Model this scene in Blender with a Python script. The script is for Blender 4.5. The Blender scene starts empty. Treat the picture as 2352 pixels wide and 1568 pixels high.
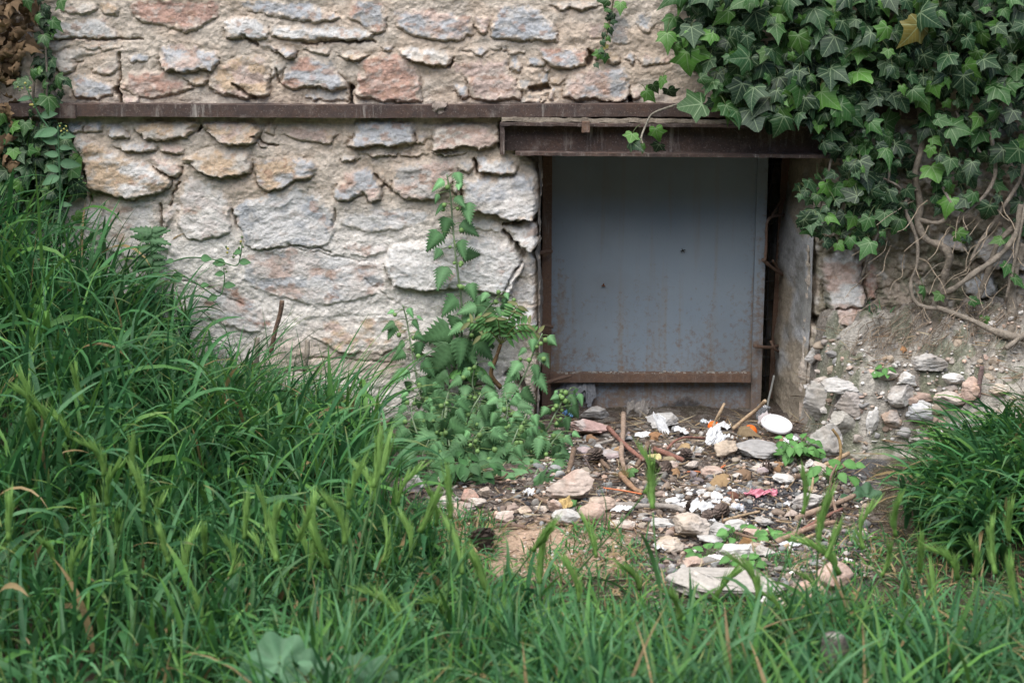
import bpy, math, random
import numpy as np
from math import radians, sin, cos, pi
from mathutils import Vector
# ------------------------------------------------------------------ camera, sky, sun, exposure
SC = bpy.context.scene
TH = radians(13.0); CD = 4.2; CZ = 1.15; FPX = 4312.0          # pitch, distance to wall, eye height
cam_d = bpy.data.cameras.new('camera'); cam = bpy.data.objects.new('camera', cam_d)
SC.collection.objects.link(cam); SC.camera = cam
cam.location = (0, -CD, CZ); cam.rotation_euler = (radians(90) - TH, 0, 0)
cam_d.sensor_width = 36.0; cam_d.lens = 66.0; cam_d.clip_start = 0.05; cam_d.clip_end = 500
cam_d.dof.use_dof = True; cam_d.dof.focus_distance = 4.2; cam_d.dof.aperture_fstop = 7.0
W = bpy.data.worlds.new('World'); SC.world = W; W.use_nodes = True
nt = W.node_tree; bg = nt.nodes['Background']
sky = nt.nodes.new('ShaderNodeTexSky'); sky.sky_type = 'NISHITA'; sky.sun_disc = False
SUN_EL, SUN_AZ = radians(66), radians(212)
sky.sun_elevation = SUN_EL; sky.sun_rotation = SUN_AZ; sky.dust_density = 1.0; sky.air_density = 1.0
nt.links.new(sky.outputs[0], bg.inputs[0]); bg.inputs[1].default_value = 0.05
sl = bpy.data.lights.new('sun', 'SUN'); so = bpy.data.objects.new('sun', sl); SC.collection.objects.link(so)
sl.energy = 1.5; sl.angle = radians(75); sl.color = (1.0, 0.95, 0.88)
sd = Vector((sin(SUN_AZ) * cos(SUN_EL), cos(SUN_AZ) * cos(SUN_EL), sin(SUN_EL)))
so.rotation_euler = (-sd).to_track_quat('-Z', 'Y').to_euler(); so.location = (-2, -3, 5)
SC.view_settings.view_transform = 'Standard'; SC.view_settings.look = 'None'
SC.view_settings.exposure = 2.12; SC.view_settings.gamma = 1.0
SC.render.engine = 'CYCLES'

RNG = np.random.default_rng(7); random.seed(7)
ST, CT = sin(TH), cos(TH)
# ------------------------------------------------------------------ geometry helpers
def proj(x, y, z):
    dy = y + CD; dz = z - CZ
    dep = dy * CT - dz * ST; up = dy * ST + dz * CT
    return 1176 + FPX * x / dep, 784 - FPX * up / dep, dep
def P(u, v, y):
    a = (u - 1176) / FPX; b = -(v - 784) / FPX
    # direction = F + a*R + b*U
    dy = CT + b * ST; dz = -ST + b * CT
    t = (y + CD) / dy
    return np.array([a * t, y, CZ + dz * t])
def S(t):
    t = np.clip(t, 0, 1); return t * t * (3 - 2 * t)
_T2 = np.random.default_rng(11).random((256, 256))
_T3 = np.random.default_rng(12).random((64, 64, 64))
def n2(x, y, s=0):
    x = np.asarray(x, float) + 37.7 * s + 500; y = np.asarray(y, float) + 91.3 * s + 500
    xi = np.floor(x).astype(int); yi = np.floor(y).astype(int)
    fx = x - xi; fy = y - yi; fx = fx * fx * (3 - 2 * fx); fy = fy * fy * (3 - 2 * fy)
    a = _T2[xi & 255, yi & 255]; b = _T2[(xi + 1) & 255, yi & 255]
    c = _T2[xi & 255, (yi + 1) & 255]; d = _T2[(xi + 1) & 255, (yi + 1) & 255]
    return (a * (1 - fx) + b * fx) * (1 - fy) + (c * (1 - fx) + d * fx) * fy
def fbm(x, y, o=4, s=0, g=0.5):
    r = 0; a = 1; t = 0
    for i in range(o):
        r = r + a * n2(x * 2.03 ** i, y * 2.03 ** i, s + i * 3.1); t += a; a *= g
    return r / t
def n3(p, s=0):
    p = p + 17.3 * s + 200; i = np.floor(p).astype(int); f = p - i; f = f * f * (3 - 2 * f)
    r = 0
    for dx in (0, 1):
        for dy in (0, 1):
            for dz in (0, 1):
                w = (f[:, 0] if dx else 1 - f[:, 0]) * (f[:, 1] if dy else 1 - f[:, 1]) * (f[:, 2] if dz else 1 - f[:, 2])
                r = r + w * _T3[(i[:, 0] + dx) & 63, (i[:, 1] + dy) & 63, (i[:, 2] + dz) & 63]
    return r
def fbm3(p, o=4, s=0):
    r = 0; a = 1; t = 0
    for i in range(o):
        r = r + a * n3(p * 2.03 ** i, s + i * 1.7); t += a; a *= .5
    return r / t
COL = SC.collection
def link(o): COL.objects.link(o); return o
def tag(o, label=None, cat=None, group=None, kind=None):
    if label: o['label'] = label
    if cat: o['category'] = cat
    if group: o['group'] = group
    if kind: o['kind'] = kind
    return o
def thing(name, label, cat, loc=(0, 0, 0), group=None):
    o = bpy.data.objects.new(name, None); link(o); o.location = loc; o.empty_display_size = .05
    return tag(o, label, cat, group)
class Mesh:
    """collects pieces, then links them as one mesh object"""
    def __init__(s): s.V = []; s.F = []; s.C = []; s.U = []; s.n = 0
    def add(s, V, F, C=(.5, .5, .5), U=None):
        V = np.asarray(V, float).reshape(-1, 3); N = len(V)
        C = np.asarray(C, float)
        if C.ndim == 1: C = np.tile(C[:3], (N, 1))
        if U is None: U = np.zeros((N, 2))
        if not isinstance(F, list): F = [F]
        for f in F:
            f = np.asarray(f, int)
            if f.size: s.F.append(f + s.n)
        s.V.append(V); s.C.append(C[:, :3]); s.U.append(U); s.n += N
    def build(s, name, mat, parent=None, loc=None, smooth=True):
        V = np.concatenate(s.V); C = np.concatenate(s.C); U = np.concatenate(s.U)
        if parent is not None: off = np.array(parent.location)
        elif loc is not None: off = np.array(loc, float)
        else: off = np.array([(V[:, 0].min() + V[:, 0].max()) / 2, (V[:, 1].min() + V[:, 1].max()) / 2, V[:, 2].min()])
        p = parent
        if parent is not None and parent.parent is not None: off = off + np.array(parent.parent.location)
        V = V - off
        me = bpy.data.meshes.new(name)
        idx = np.concatenate([f.ravel() for f in s.F]); tot = np.concatenate([np.full(len(f), f.shape[1]) for f in s.F])
        st = np.concatenate([[0], np.cumsum(tot)[:-1]])
        me.vertices.add(len(V)); me.vertices.foreach_set('co', V.ravel().astype(np.float32))
        me.loops.add(len(idx)); me.loops.foreach_set('vertex_index', idx.astype(np.int32))
        me.polygons.add(len(tot)); me.polygons.foreach_set('loop_start', st.astype(np.int32)); me.polygons.foreach_set('loop_total', tot.astype(np.int32))
        me.polygons.foreach_set('use_smooth', np.full(len(tot), smooth))
        a = me.color_attributes.new('Col', 'FLOAT_COLOR', 'POINT')
        a.data.foreach_set('color', np.concatenate([C, np.ones((len(C), 1))], 1).ravel().astype(np.float32))
        ul = me.uv_layers.new(name='UV'); ul.data.foreach_set('uv', U[idx].ravel().astype(np.float32))
        me.update(calc_edges=True); me.validate()
        me.materials.append(mat)
        o = bpy.data.objects.new(name, me); link(o)
        if p is not None: o.parent = p
        else: o.location = off
        return o
def gridF(nu, nv):
    a = np.arange(nu * nv).reshape(nu, nv)
    return np.stack([a[:-1, :-1], a[1:, :-1], a[1:, 1:], a[:-1, 1:]], -1).reshape(-1, 4)
def smoothpath(pts, n=6):
    p = np.asarray(pts, float)
    if len(p) < 3: 
        t = np.linspace(0, 1, n + 1)[:, None]; return p[0] * (1 - t) + p[-1] * t
    q = np.vstack([2 * p[0] - p[1], p, 2 * p[-1] - p[-2]]); out = []
    for i in range(1, len(q) - 2):
        for t in np.linspace(0, 1, n, endpoint=False):
            out.append(.5 * (2 * q[i] + (q[i + 1] - q[i - 1]) * t + (2 * q[i - 1] - 5 * q[i] + 4 * q[i + 1] - q[i + 2]) * t ** 2 + (3 * q[i] - q[i - 1] - 3 * q[i + 1] + q[i + 2]) * t ** 3))
    out.append(p[-1]); return np.array(out)
def tube(M, path, r0, r1=None, col=(.3, .2, .1), seg=7, jit=0.0, n=6, seed=0, tipcol=None, raw=False):
    p = np.asarray(path, float) if raw else smoothpath(path, n); k = len(p)
    r1 = r0 if r1 is None else r1
    T = np.gradient(p, axis=0); T /= np.linalg.norm(T, axis=1)[:, None] + 1e-9
    up = np.array([0.13, -.9, .41]); A = np.cross(T, up); A /= np.linalg.norm(A, axis=1)[:, None] + 1e-9; B = np.cross(T, A)
    t = np.linspace(0, 1, k)[:, None]; ang = np.linspace(0, 2 * pi, seg, endpoint=False)[None]
    R = (r0 * (1 - t) + r1 * t)
    if jit: R = R * (1 + jit * (n3(np.repeat(p, seg, 0) * 60 + seed, 3).reshape(k, seg) - .5) * 2)
    V = p[:, None] + (R * np.cos(ang))[..., None] * A[:, None] + (R * np.sin(ang))[..., None] * B[:, None]
    V = V.reshape(-1, 3)
    a = np.arange(k * seg).reshape(k, seg); b = np.roll(a, -1, 1)
    F = np.stack([a[:-1], b[:-1], b[1:], a[1:]], -1).reshape(-1, 4)
    V = np.vstack([V, p[:1], p[-1:]]); c0 = k * seg
    F3 = np.concatenate([np.stack([b[0], a[0], np.full(seg, c0)], -1), np.stack([a[-1], b[-1], np.full(seg, c0 + 1)], -1)])
    C = np.tile(np.asarray(col, float), (len(V), 1)) * (.75 + .5 * n3(V * 120, 5))[:, None]
    if tipcol is not None: C[-1] = tipcol; C[-2] = tipcol
    M.add(V, [F, F3], C)
def boxgrid(M, lo, hi, step=.02, col=(.2, .2, .2), amp=0, scale=30, colf=None, tf=None):
    lo = np.array(lo, float); hi = np.array(hi, float)
    n = np.clip(np.ceil((hi - lo) / step).astype(int) + 1, 2, 400)
    for ax in range(3):
        a, b = [(1, 2), (2, 0), (0, 1)][ax]
        for side in (0, 1):
            ga = np.linspace(lo[a], hi[a], n[a]); gb = np.linspace(lo[b], hi[b], n[b])
            A, B = np.meshgrid(ga, gb, indexing='ij'); V = np.zeros(A.shape + (3,))
            V[..., a] = A; V[..., b] = B; V[..., ax] = hi[ax] if side else lo[ax]
            V = V.reshape(-1, 3); F = gridF(n[a], n[b]); F = F if side else F[:, ::-1]
            if amp: V = V + amp * (np.stack([fbm3(V * scale, 3, k) for k in (1, 2, 3)], -1) - .5) * 2
            if tf: V = tf(V)
            M.add(V, F, colf(V) if colf else col)
# ------------------------------------------------------------------ materials
class NB:
    def __init__(s, name):
        s.m = bpy.data.materials.new(name); s.m.use_nodes = True; s.t = s.m.node_tree; s.b = s.t.nodes['Principled BSDF']
    def n(s, typ, **k):
        o = s.t.nodes.new('ShaderNode' + typ)
        for a, v in k.items():
            if a in ('op',): o.operation = v
            elif a.startswith('i') and a[1:].isdigit(): s.set(o.inputs[int(a[1:])], v)
            elif a in ('Scale', 'Detail', 'Roughness', 'Distance', 'Strength', 'Distortion'): s.set(o.inputs[a], v)
            else: setattr(o, a, v)
        return o
    def set(s, sock, v):
        if isinstance(v, bpy.types.NodeSocket): s.t.links.new(v, sock)
        elif isinstance(v, bpy.types.Node): s.t.links.new(v.outputs[0], sock)
        else: sock.default_value = v
    def math(s, op, a, b=0.0, c=None):
        o = s.n('Math', op=op); s.set(o.inputs[0], a); s.set(o.inputs[1], b)
        if c is not None: s.set(o.inputs[2], c)
        return o.outputs[0]
    def ramp(s, f, lo, hi):
        o = s.n('MapRange'); s.set(o.inputs[0], f); o.inputs[1].default_value = lo; o.inputs[2].default_value = hi; o.clamp = True
        return o.outputs[0]
    def mix(s, f, a, b, bt='MIX'):
        o = s.n('Mix', data_type='RGBA', blend_type=bt); s.set(o.inputs[0], f); s.set(o.inputs[6], a); s.set(o.inputs[7], b)
        return o.outputs[2]
    def noise(s, scale, detail=4, rough=.6, vec=None, dist=0):
        o = s.n('TexNoise', Scale=scale, Detail=detail, Roughness=rough, Distortion=dist)
        if vec is not None: s.set(o.inputs['Vector'], vec)
        return o.outputs[0]
def c4(c): return (c[0], c[1], c[2], 1)
def mat_vcol(name, rough=.9, spec=.3, bump=.4, bscale=90, var=.35, vscale=70, dist=.004, speck=0, transl=0, obj=True, sheen=0):
    b = NB(name); at = b.n('VertexColor', layer_name='Col'); tc = b.n('TexCoord'); vec = tc.outputs['Object']
    nz = b.noise(vscale, 8, .7, vec); f = b.ramp(nz, .25, .75)
    o = b.n('MapRange'); b.set(o.inputs[0], f); o.inputs[3].default_value = 1 - var; o.inputs[4].default_value = 1 + var * .7
    c = b.n('VectorMath', operation='SCALE'); b.set(c.inputs[0], at.outputs[0]); b.set(c.inputs['Scale'], o.outputs[0])
    col = c.outputs[0]
    if speck:
        sp = b.ramp(b.noise(260, 2, .5, vec), .62, .7); col = b.mix(b.math('MULTIPLY', sp, speck), col, (.55, .5, .45, 1))
        sp = b.ramp(b.noise(190, 3, .5, vec), .36, .28); col = b.mix(b.math('MULTIPLY', sp, speck), col, (.06, .05, .045, 1))
    b.set(b.b.inputs['Base Color'], col); b.b.inputs['Roughness'].default_value = rough; b.b.inputs['Specular IOR Level'].default_value = spec
    if bump:
        h = b.noise(bscale, 10, .68, vec); bp = b.n('Bump', Strength=bump, Distance=dist); b.set(bp.inputs['Height'], h)
        b.set(b.b.inputs['Normal'], bp)
    if transl:
        tr = b.n('BsdfTranslucent'); b.set(tr.inputs[0], col); mx = b.n('MixShader'); mx.inputs[0].default_value = transl
        b.t.links.new(b.b.outputs[0], mx.inputs[1]); b.t.links.new(tr.outputs[0], mx.inputs[2])
        b.t.links.new(mx.outputs[0], b.t.nodes['Material Output'].inputs[0])
    return b.m
M_STONE = mat_vcol('stone_and_mortar', .92, .2, 1.0, 90, .34, 110, .007, .45)
M_ROCK = mat_vcol('rock', .9, .2, .6, 110, .3, 90, .004, .3)
M_SOIL = mat_vcol('soil', .97, .1, 1.0, 100, .5, 130, .012, .45)
M_BARK = mat_vcol('bark', .9, .15, .9, 140, .5, 110, .005, .25)
M_LITTER = mat_vcol('dry_litter', .85, .2, .3, 150, .3, 150, .002, 0, .15)
M_PAPER = mat_vcol('white_paper', .8, .2, .15, 120, .08, 60, .002, 0, .2)
M_GRASS = mat_vcol('grass_blade', .5, .25, 0, 100, .22, 45, .001, 0, .3)
M_SPIKE = mat_vcol('seed_head', .6, .3, 0, 100, .15, 60, .001, 0, .35)
M_NETTLE = mat_vcol('nettle_leaf', .6, .3, .3, 300, .2, 120, .001, 0, .22)
M_CONE = mat_vcol('cone_scale', .7, .3, .3, 200, .3, 150, .002)
def mat_ivy():
    b = NB('ivy_leaf'); at = b.n('VertexColor', layer_name='Col'); uv = b.n('UVMap', uv_map='UV')
    sp = b.n('SeparateXYZ'); b.set(sp.inputs[0], uv.outputs[0])
    x = b.math('ABSOLUTE', sp.outputs[0]); y = sp.outputs[1]
    masks = None
    for a in (0, 48, 98):                                 # veins radiate from the leaf stalk into the lobes
        ca, sa = cos(radians(a)), sin(radians(a))
        d = b.math('ABSOLUTE', b.math('SUBTRACT', b.math('MULTIPLY', x, ca), b.math('MULTIPLY', y, sa)))
        al = b.math('ADD', b.math('MULTIPLY', x, sa), b.math('MULTIPLY', y, ca))
        w = b.math('SUBTRACT', .024, b.math('MULTIPLY', al, .018))
        m = b.math('MULTIPLY', b.math('LESS_THAN', d, w), b.math('GREATER_THAN', al, 0))
        masks = m if masks is None else b.math('MAXIMUM', masks, m)
    s2 = b.math('SUBTRACT', y, b.math('MULTIPLY', x, .8)); fr = b.math('ABSOLUTE', b.math('SUBTRACT', b.math('FRACT', b.math('MULTIPLY', s2, 6)), .5))
    sv = b.math('MULTIPLY', b.math('LESS_THAN', fr, .06), .4); masks = b.math('MAXIMUM', masks, sv)
    tc = b.n('TexCoord'); nz = b.ramp(b.noise(60, 5, .6, tc.outputs['Object']), .3, .7)
    col = b.mix(nz, at.outputs[0], b.mix(.35, at.outputs[0], (.03, .06, .02, 1)))
    vein = b.mix(.55, at.outputs[0], (.32, .42, .24, 1))
    col = b.mix(b.math('MULTIPLY', masks, .7), col, vein)
    b.set(b.b.inputs['Base Color'], col); b.b.inputs['Roughness'].default_value = .45; b.b.inputs['Specular IOR Level'].default_value = .28
    bp = b.n('Bump', Strength=.35, Distance=.001); b.set(bp.inputs['Height'], masks); b.set(b.b.inputs['Normal'], bp)
    tr = b.n('BsdfTranslucent'); b.set(tr.inputs[0], col); mx = b.n('MixShader'); mx.inputs[0].default_value = .15
    b.t.links.new(b.b.outputs[0], mx.inputs[1]); b.t.links.new(tr.outputs[0], mx.inputs[2]); b.t.links.new(mx.outputs[0], b.t.nodes['Material Output'].inputs[0])
    return b.m
M_IVY = mat_ivy()
def mat_rust(name, c1, c2, c3, dust=.3):
    b = NB(name); tc = b.n('TexCoord'); v = tc.outputs['Object']
    a = b.ramp(b.noise(14, 8, .7, v), .35, .65); f = b.ramp(b.noise(120, 6, .7, v), .35, .7)
    col = b.mix(a, c4(c1), c4(c2)); col = b.mix(b.math('MULTIPLY', f, .75), col, c4(c3))
    mp = b.n('Mapping'); b.set(mp.inputs[0], v); mp.inputs['Scale'].default_value = (60, 60, 7)
    st = b.ramp(b.noise(1, 6, .75, mp.outputs[0]), .54, .70); patch = b.ramp(b.noise(5, 3, .5, v), .44, .60)
    col = b.mix(b.math('MULTIPLY', b.math('MULTIPLY', st, patch), dust), col, (.42, .38, .34, 1))
    gr = b.ramp(b.noise(300, 3, .6, v), .6, .68); col = b.mix(b.math('MULTIPLY', gr, .45), col, (.34, .29, .25, 1))
    lg = b.ramp(b.noise(22, 6, .7, v), .56, .68); col = b.mix(b.math('MULTIPLY', lg, .4), col, (.27, .23, .20, 1))
    b.set(b.b.inputs['Base Color'], col); b.b.inputs['Roughness'].default_value = .82; b.b.inputs['Specular IOR Level'].default_value = .3
    bp = b.n('Bump', Strength=.5, Distance=.002); b.set(bp.inputs['Height'], b.noise(140, 8, .7, v)); b.set(b.b.inputs['Normal'], bp)
    return b.m
M_RUST = mat_rust('rusty_iron', (.075, .055, .05), (.115, .07, .052), (.045, .036, .035), .9)
M_RUST2 = mat_rust('brown_iron', (.15, .10, .075), (.20, .115, .07), (.09, .06, .05), .45)
def mat_door():
    b = NB('blue_grey_painted_steel'); tc = b.n('TexCoord'); v = tc.outputs['Object']
    sp = b.n('SeparateXYZ'); b.set(sp.inputs[0], v); z = sp.outputs[2]; x = sp.outputs[0]
    base = b.mix(b.ramp(b.noise(6, 4, .5, v), .3, .7), (.215, .265, .315, 1), (.25, .295, .335, 1))
    mp = b.n('Mapping'); b.set(mp.inputs[0], v); mp.inputs['Scale'].default_value = (45, 45, 2.2)
    streak = b.noise(1, 6, .7, mp.outputs[0])
    low = b.ramp(z, .42, -.02)                           # rust gathers towards the foot of the sheet
    vlow = b.ramp(z, .11, .03)
    edge = b.math('MAXIMUM', b.ramp(x, .07, 0), b.ramp(x, .47, .53))
    n1 = b.noise(75, 8, .75, v); n2_ = b.noise(9, 4, .6, v)
    thr = b.math('ADD', b.math('MULTIPLY', low, .175), b.math('MULTIPLY', vlow, .03)); thr = b.math('ADD', thr, b.math('MULTIPLY', edge, .10))
    val = b.math('ADD', b.math('ADD', b.math('MULTIPLY', n1, .62), b.math('MULTIPLY', streak, .25)), b.math('MULTIPLY', n2_, .2))
    val = b.math('ADD', val, thr); mask = b.ramp(val, .625, .76)
    rust = b.mix(b.ramp(b.noise(40, 6, .7, v), .35, .65), (.22, .13, .07, 1), (.13, .08, .055, 1))
    col = b.mix(b.math('MULTIPLY', mask, .8), base, rust)
    ws = b.ramp(b.noise(1, 3, .5, mp.outputs[0]), .55, .75); col = b.mix(b.math('MULTIPLY', ws, .38), col, (.24, .19, .13, 1))
    gs = b.ramp(b.noise(4, 5, .6, v), .48, .62); col = b.mix(b.math('MULTIPLY', gs, .22), col, (.17, .16, .14, 1))
    dx = b.math('MULTIPLY', b.math('SUBTRACT', x, .345), 11.); dz = b.math('MULTIPLY', z, 17.)      # soot patch at the foot
    sd_ = b.math('SUBTRACT', 1.15, b.math('SQRT', b.math('ADD', b.math('MULTIPLY', dx, dx), b.math('MULTIPLY', dz, dz))))
    sm = b.ramp(b.math('ADD', sd_, b.math('MULTIPLY', b.noise(55, 6, .75, v), 1.1)), .95, 1.25); col = b.mix(b.math('MULTIPLY', sm, .8), col, (.03, .028, .028, 1))
    b.set(b.b.inputs['Base Color'], col); b.b.inputs['Roughness'].default_value = .6; b.b.inputs['Specular IOR Level'].default_value = .3
    bp = b.n('Bump', Strength=.25, Distance=.002); b.set(bp.inputs['Height'], b.noise(60, 6, .7, v)); b.set(b.b.inputs['Normal'], bp)
    return b.m
M_DOOR = mat_door()
def simple(name, c, rough=.8, spec=.3, **k):
    b = NB(name); tc = b.n('TexCoord'); f = b.ramp(b.noise(60, 5, .6, tc.outputs['Object']), .3, .7)
    col = b.mix(f, c4([q * .8 for q in c]), c4([min(1, q * 1.15) for q in c]))
    b.set(b.b.inputs['Base Color'], col); b.b.inputs['Roughness'].default_value = rough; b.b.inputs['Specular IOR Level'].default_value = spec
    for a, q in k.items(): b.b.inputs[a.replace('_', ' ')].default_value = q
    return b.m
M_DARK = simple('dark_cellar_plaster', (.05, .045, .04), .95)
M_ORANGE = simple('orange_peel', (.85, .16, .02), .5)
M_WIRE = simple('galvanised_wire', (.12, .12, .12), .6)
M_CLEAR = simple('clear_plastic', (.75, .78, .82), .12, .5, Transmission_Weight=.85, Alpha=1.0)
M_PINK = simple('pink_film', (.62, .2, .27), .25, .5, Transmission_Weight=.25)
M_BLUE = simple('blue_plastic', (.12, .28, .5), .35, .5)
# ------------------------------------------------------------------ ground height
def ledge_x(y): return .67 + .10 * S((-y - .18) / .25) + .012 * (fbm(y * 30, y * 0 + 3, 3, 5) - .5) * 2
def H(x, y):
    x = np.asarray(x, float); y = np.asarray(y, float)
    L = .29 * S((-.42 - x) / .75) * (1 - .8 * S(-y / 1.3)) * np.where(x < -2, 1, 1)
    top = .135 + .11 * S((y + .3) / .32) + np.clip((x - .75) * .09, 0, .08)
    xe = ledge_x(y)
    side = S((x - xe) / (.035 + .03 * S(-y / .3)))
    w = .05 + .45 * S((x - .85) / .35); fr = 1 - S((-.27 + .02 * n2(x * 25, y * 0, 4) - y) / w)
    R = top * side * fr
    b = -.035 * S((y + .08) / .2) + .012 * (fbm(x * 4, y * 4, 3, 2) - .5) * 2
    rough = (fbm(x * 22, y * 22, 4, 6) - .5) * .03 + (fbm(x * 80, y * 80, 3, 8) - .5) * .010
    ledge = side * fr
    rough = rough * (.55 + 1.5 * ledge) + ledge * .022 * S((n2(x * 20 + 3, y * 24, 3) - .45) / .2) + ledge * .012 * S((n2(x * 44 + 3, y * 48, 4) - .5) / .2)
    r2 = np.abs(fbm(x * 14, y * 14, 3, 9) - .5) * -.05 * ledge
    far = S((np.hypot(x, y + .5) - 2.5) / 2)
    return (L + R + b + rough + r2) * (1 - far) + 5.5 * S((-y - 5.5) / 5.) * (.8 + .4 * n2(x * .3, y * .3, 2))  # last term: unseen made-up hillside behind the camera, added to block low sky light
def G(u, v):
    """the point of the ground seen at a spot of the picture"""
    y = np.linspace(-2.6, .35, 2200); a = (u - 1176) / FPX; b = -(v - 784) / FPX
    dy = CT + b * ST; dz = -ST + b * CT; t = (y + CD) / dy
    x = a * t; z = CZ + dz * t; h = H(x, y); k = np.argmax(z <= h)
    if z[k] > h[k]: k = len(y) - 1
    return np.array([x[k], y[k], h[k]])
def pix(p): return FPX / proj(p[0], p[1], p[2])[2]      # picture units per metre at a point

def poly_sd(px, py, poly):
    poly = np.asarray(poly, float); d = np.full(px.shape, 1e9); ins = np.zeros(px.shape, bool); n = len(poly)
    for i in range(n):
        ax, ay = poly[i]; bx, by = poly[(i + 1) % n]
        ex, ey = bx - ax, by - ay; wx, wy = px - ax, py - ay
        t = np.clip((wx * ex + wy * ey) / (ex * ex + ey * ey + 1e-9), 0, 1)
        d = np.minimum(d, (wx - ex * t) ** 2 + (wy - ey * t) ** 2)
        c = ((ay > py) != (by > py)) & (px < (bx - ax) * (py - ay) / ((by - ay) if by != ay else 1e-9) + ax)
        ins ^= c
    d = np.sqrt(d); return np.where(ins, d, -d)
def inpoly(u, v, poly): return poly_sd(np.asarray(u, float), np.asarray(v, float), poly) > 0
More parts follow.
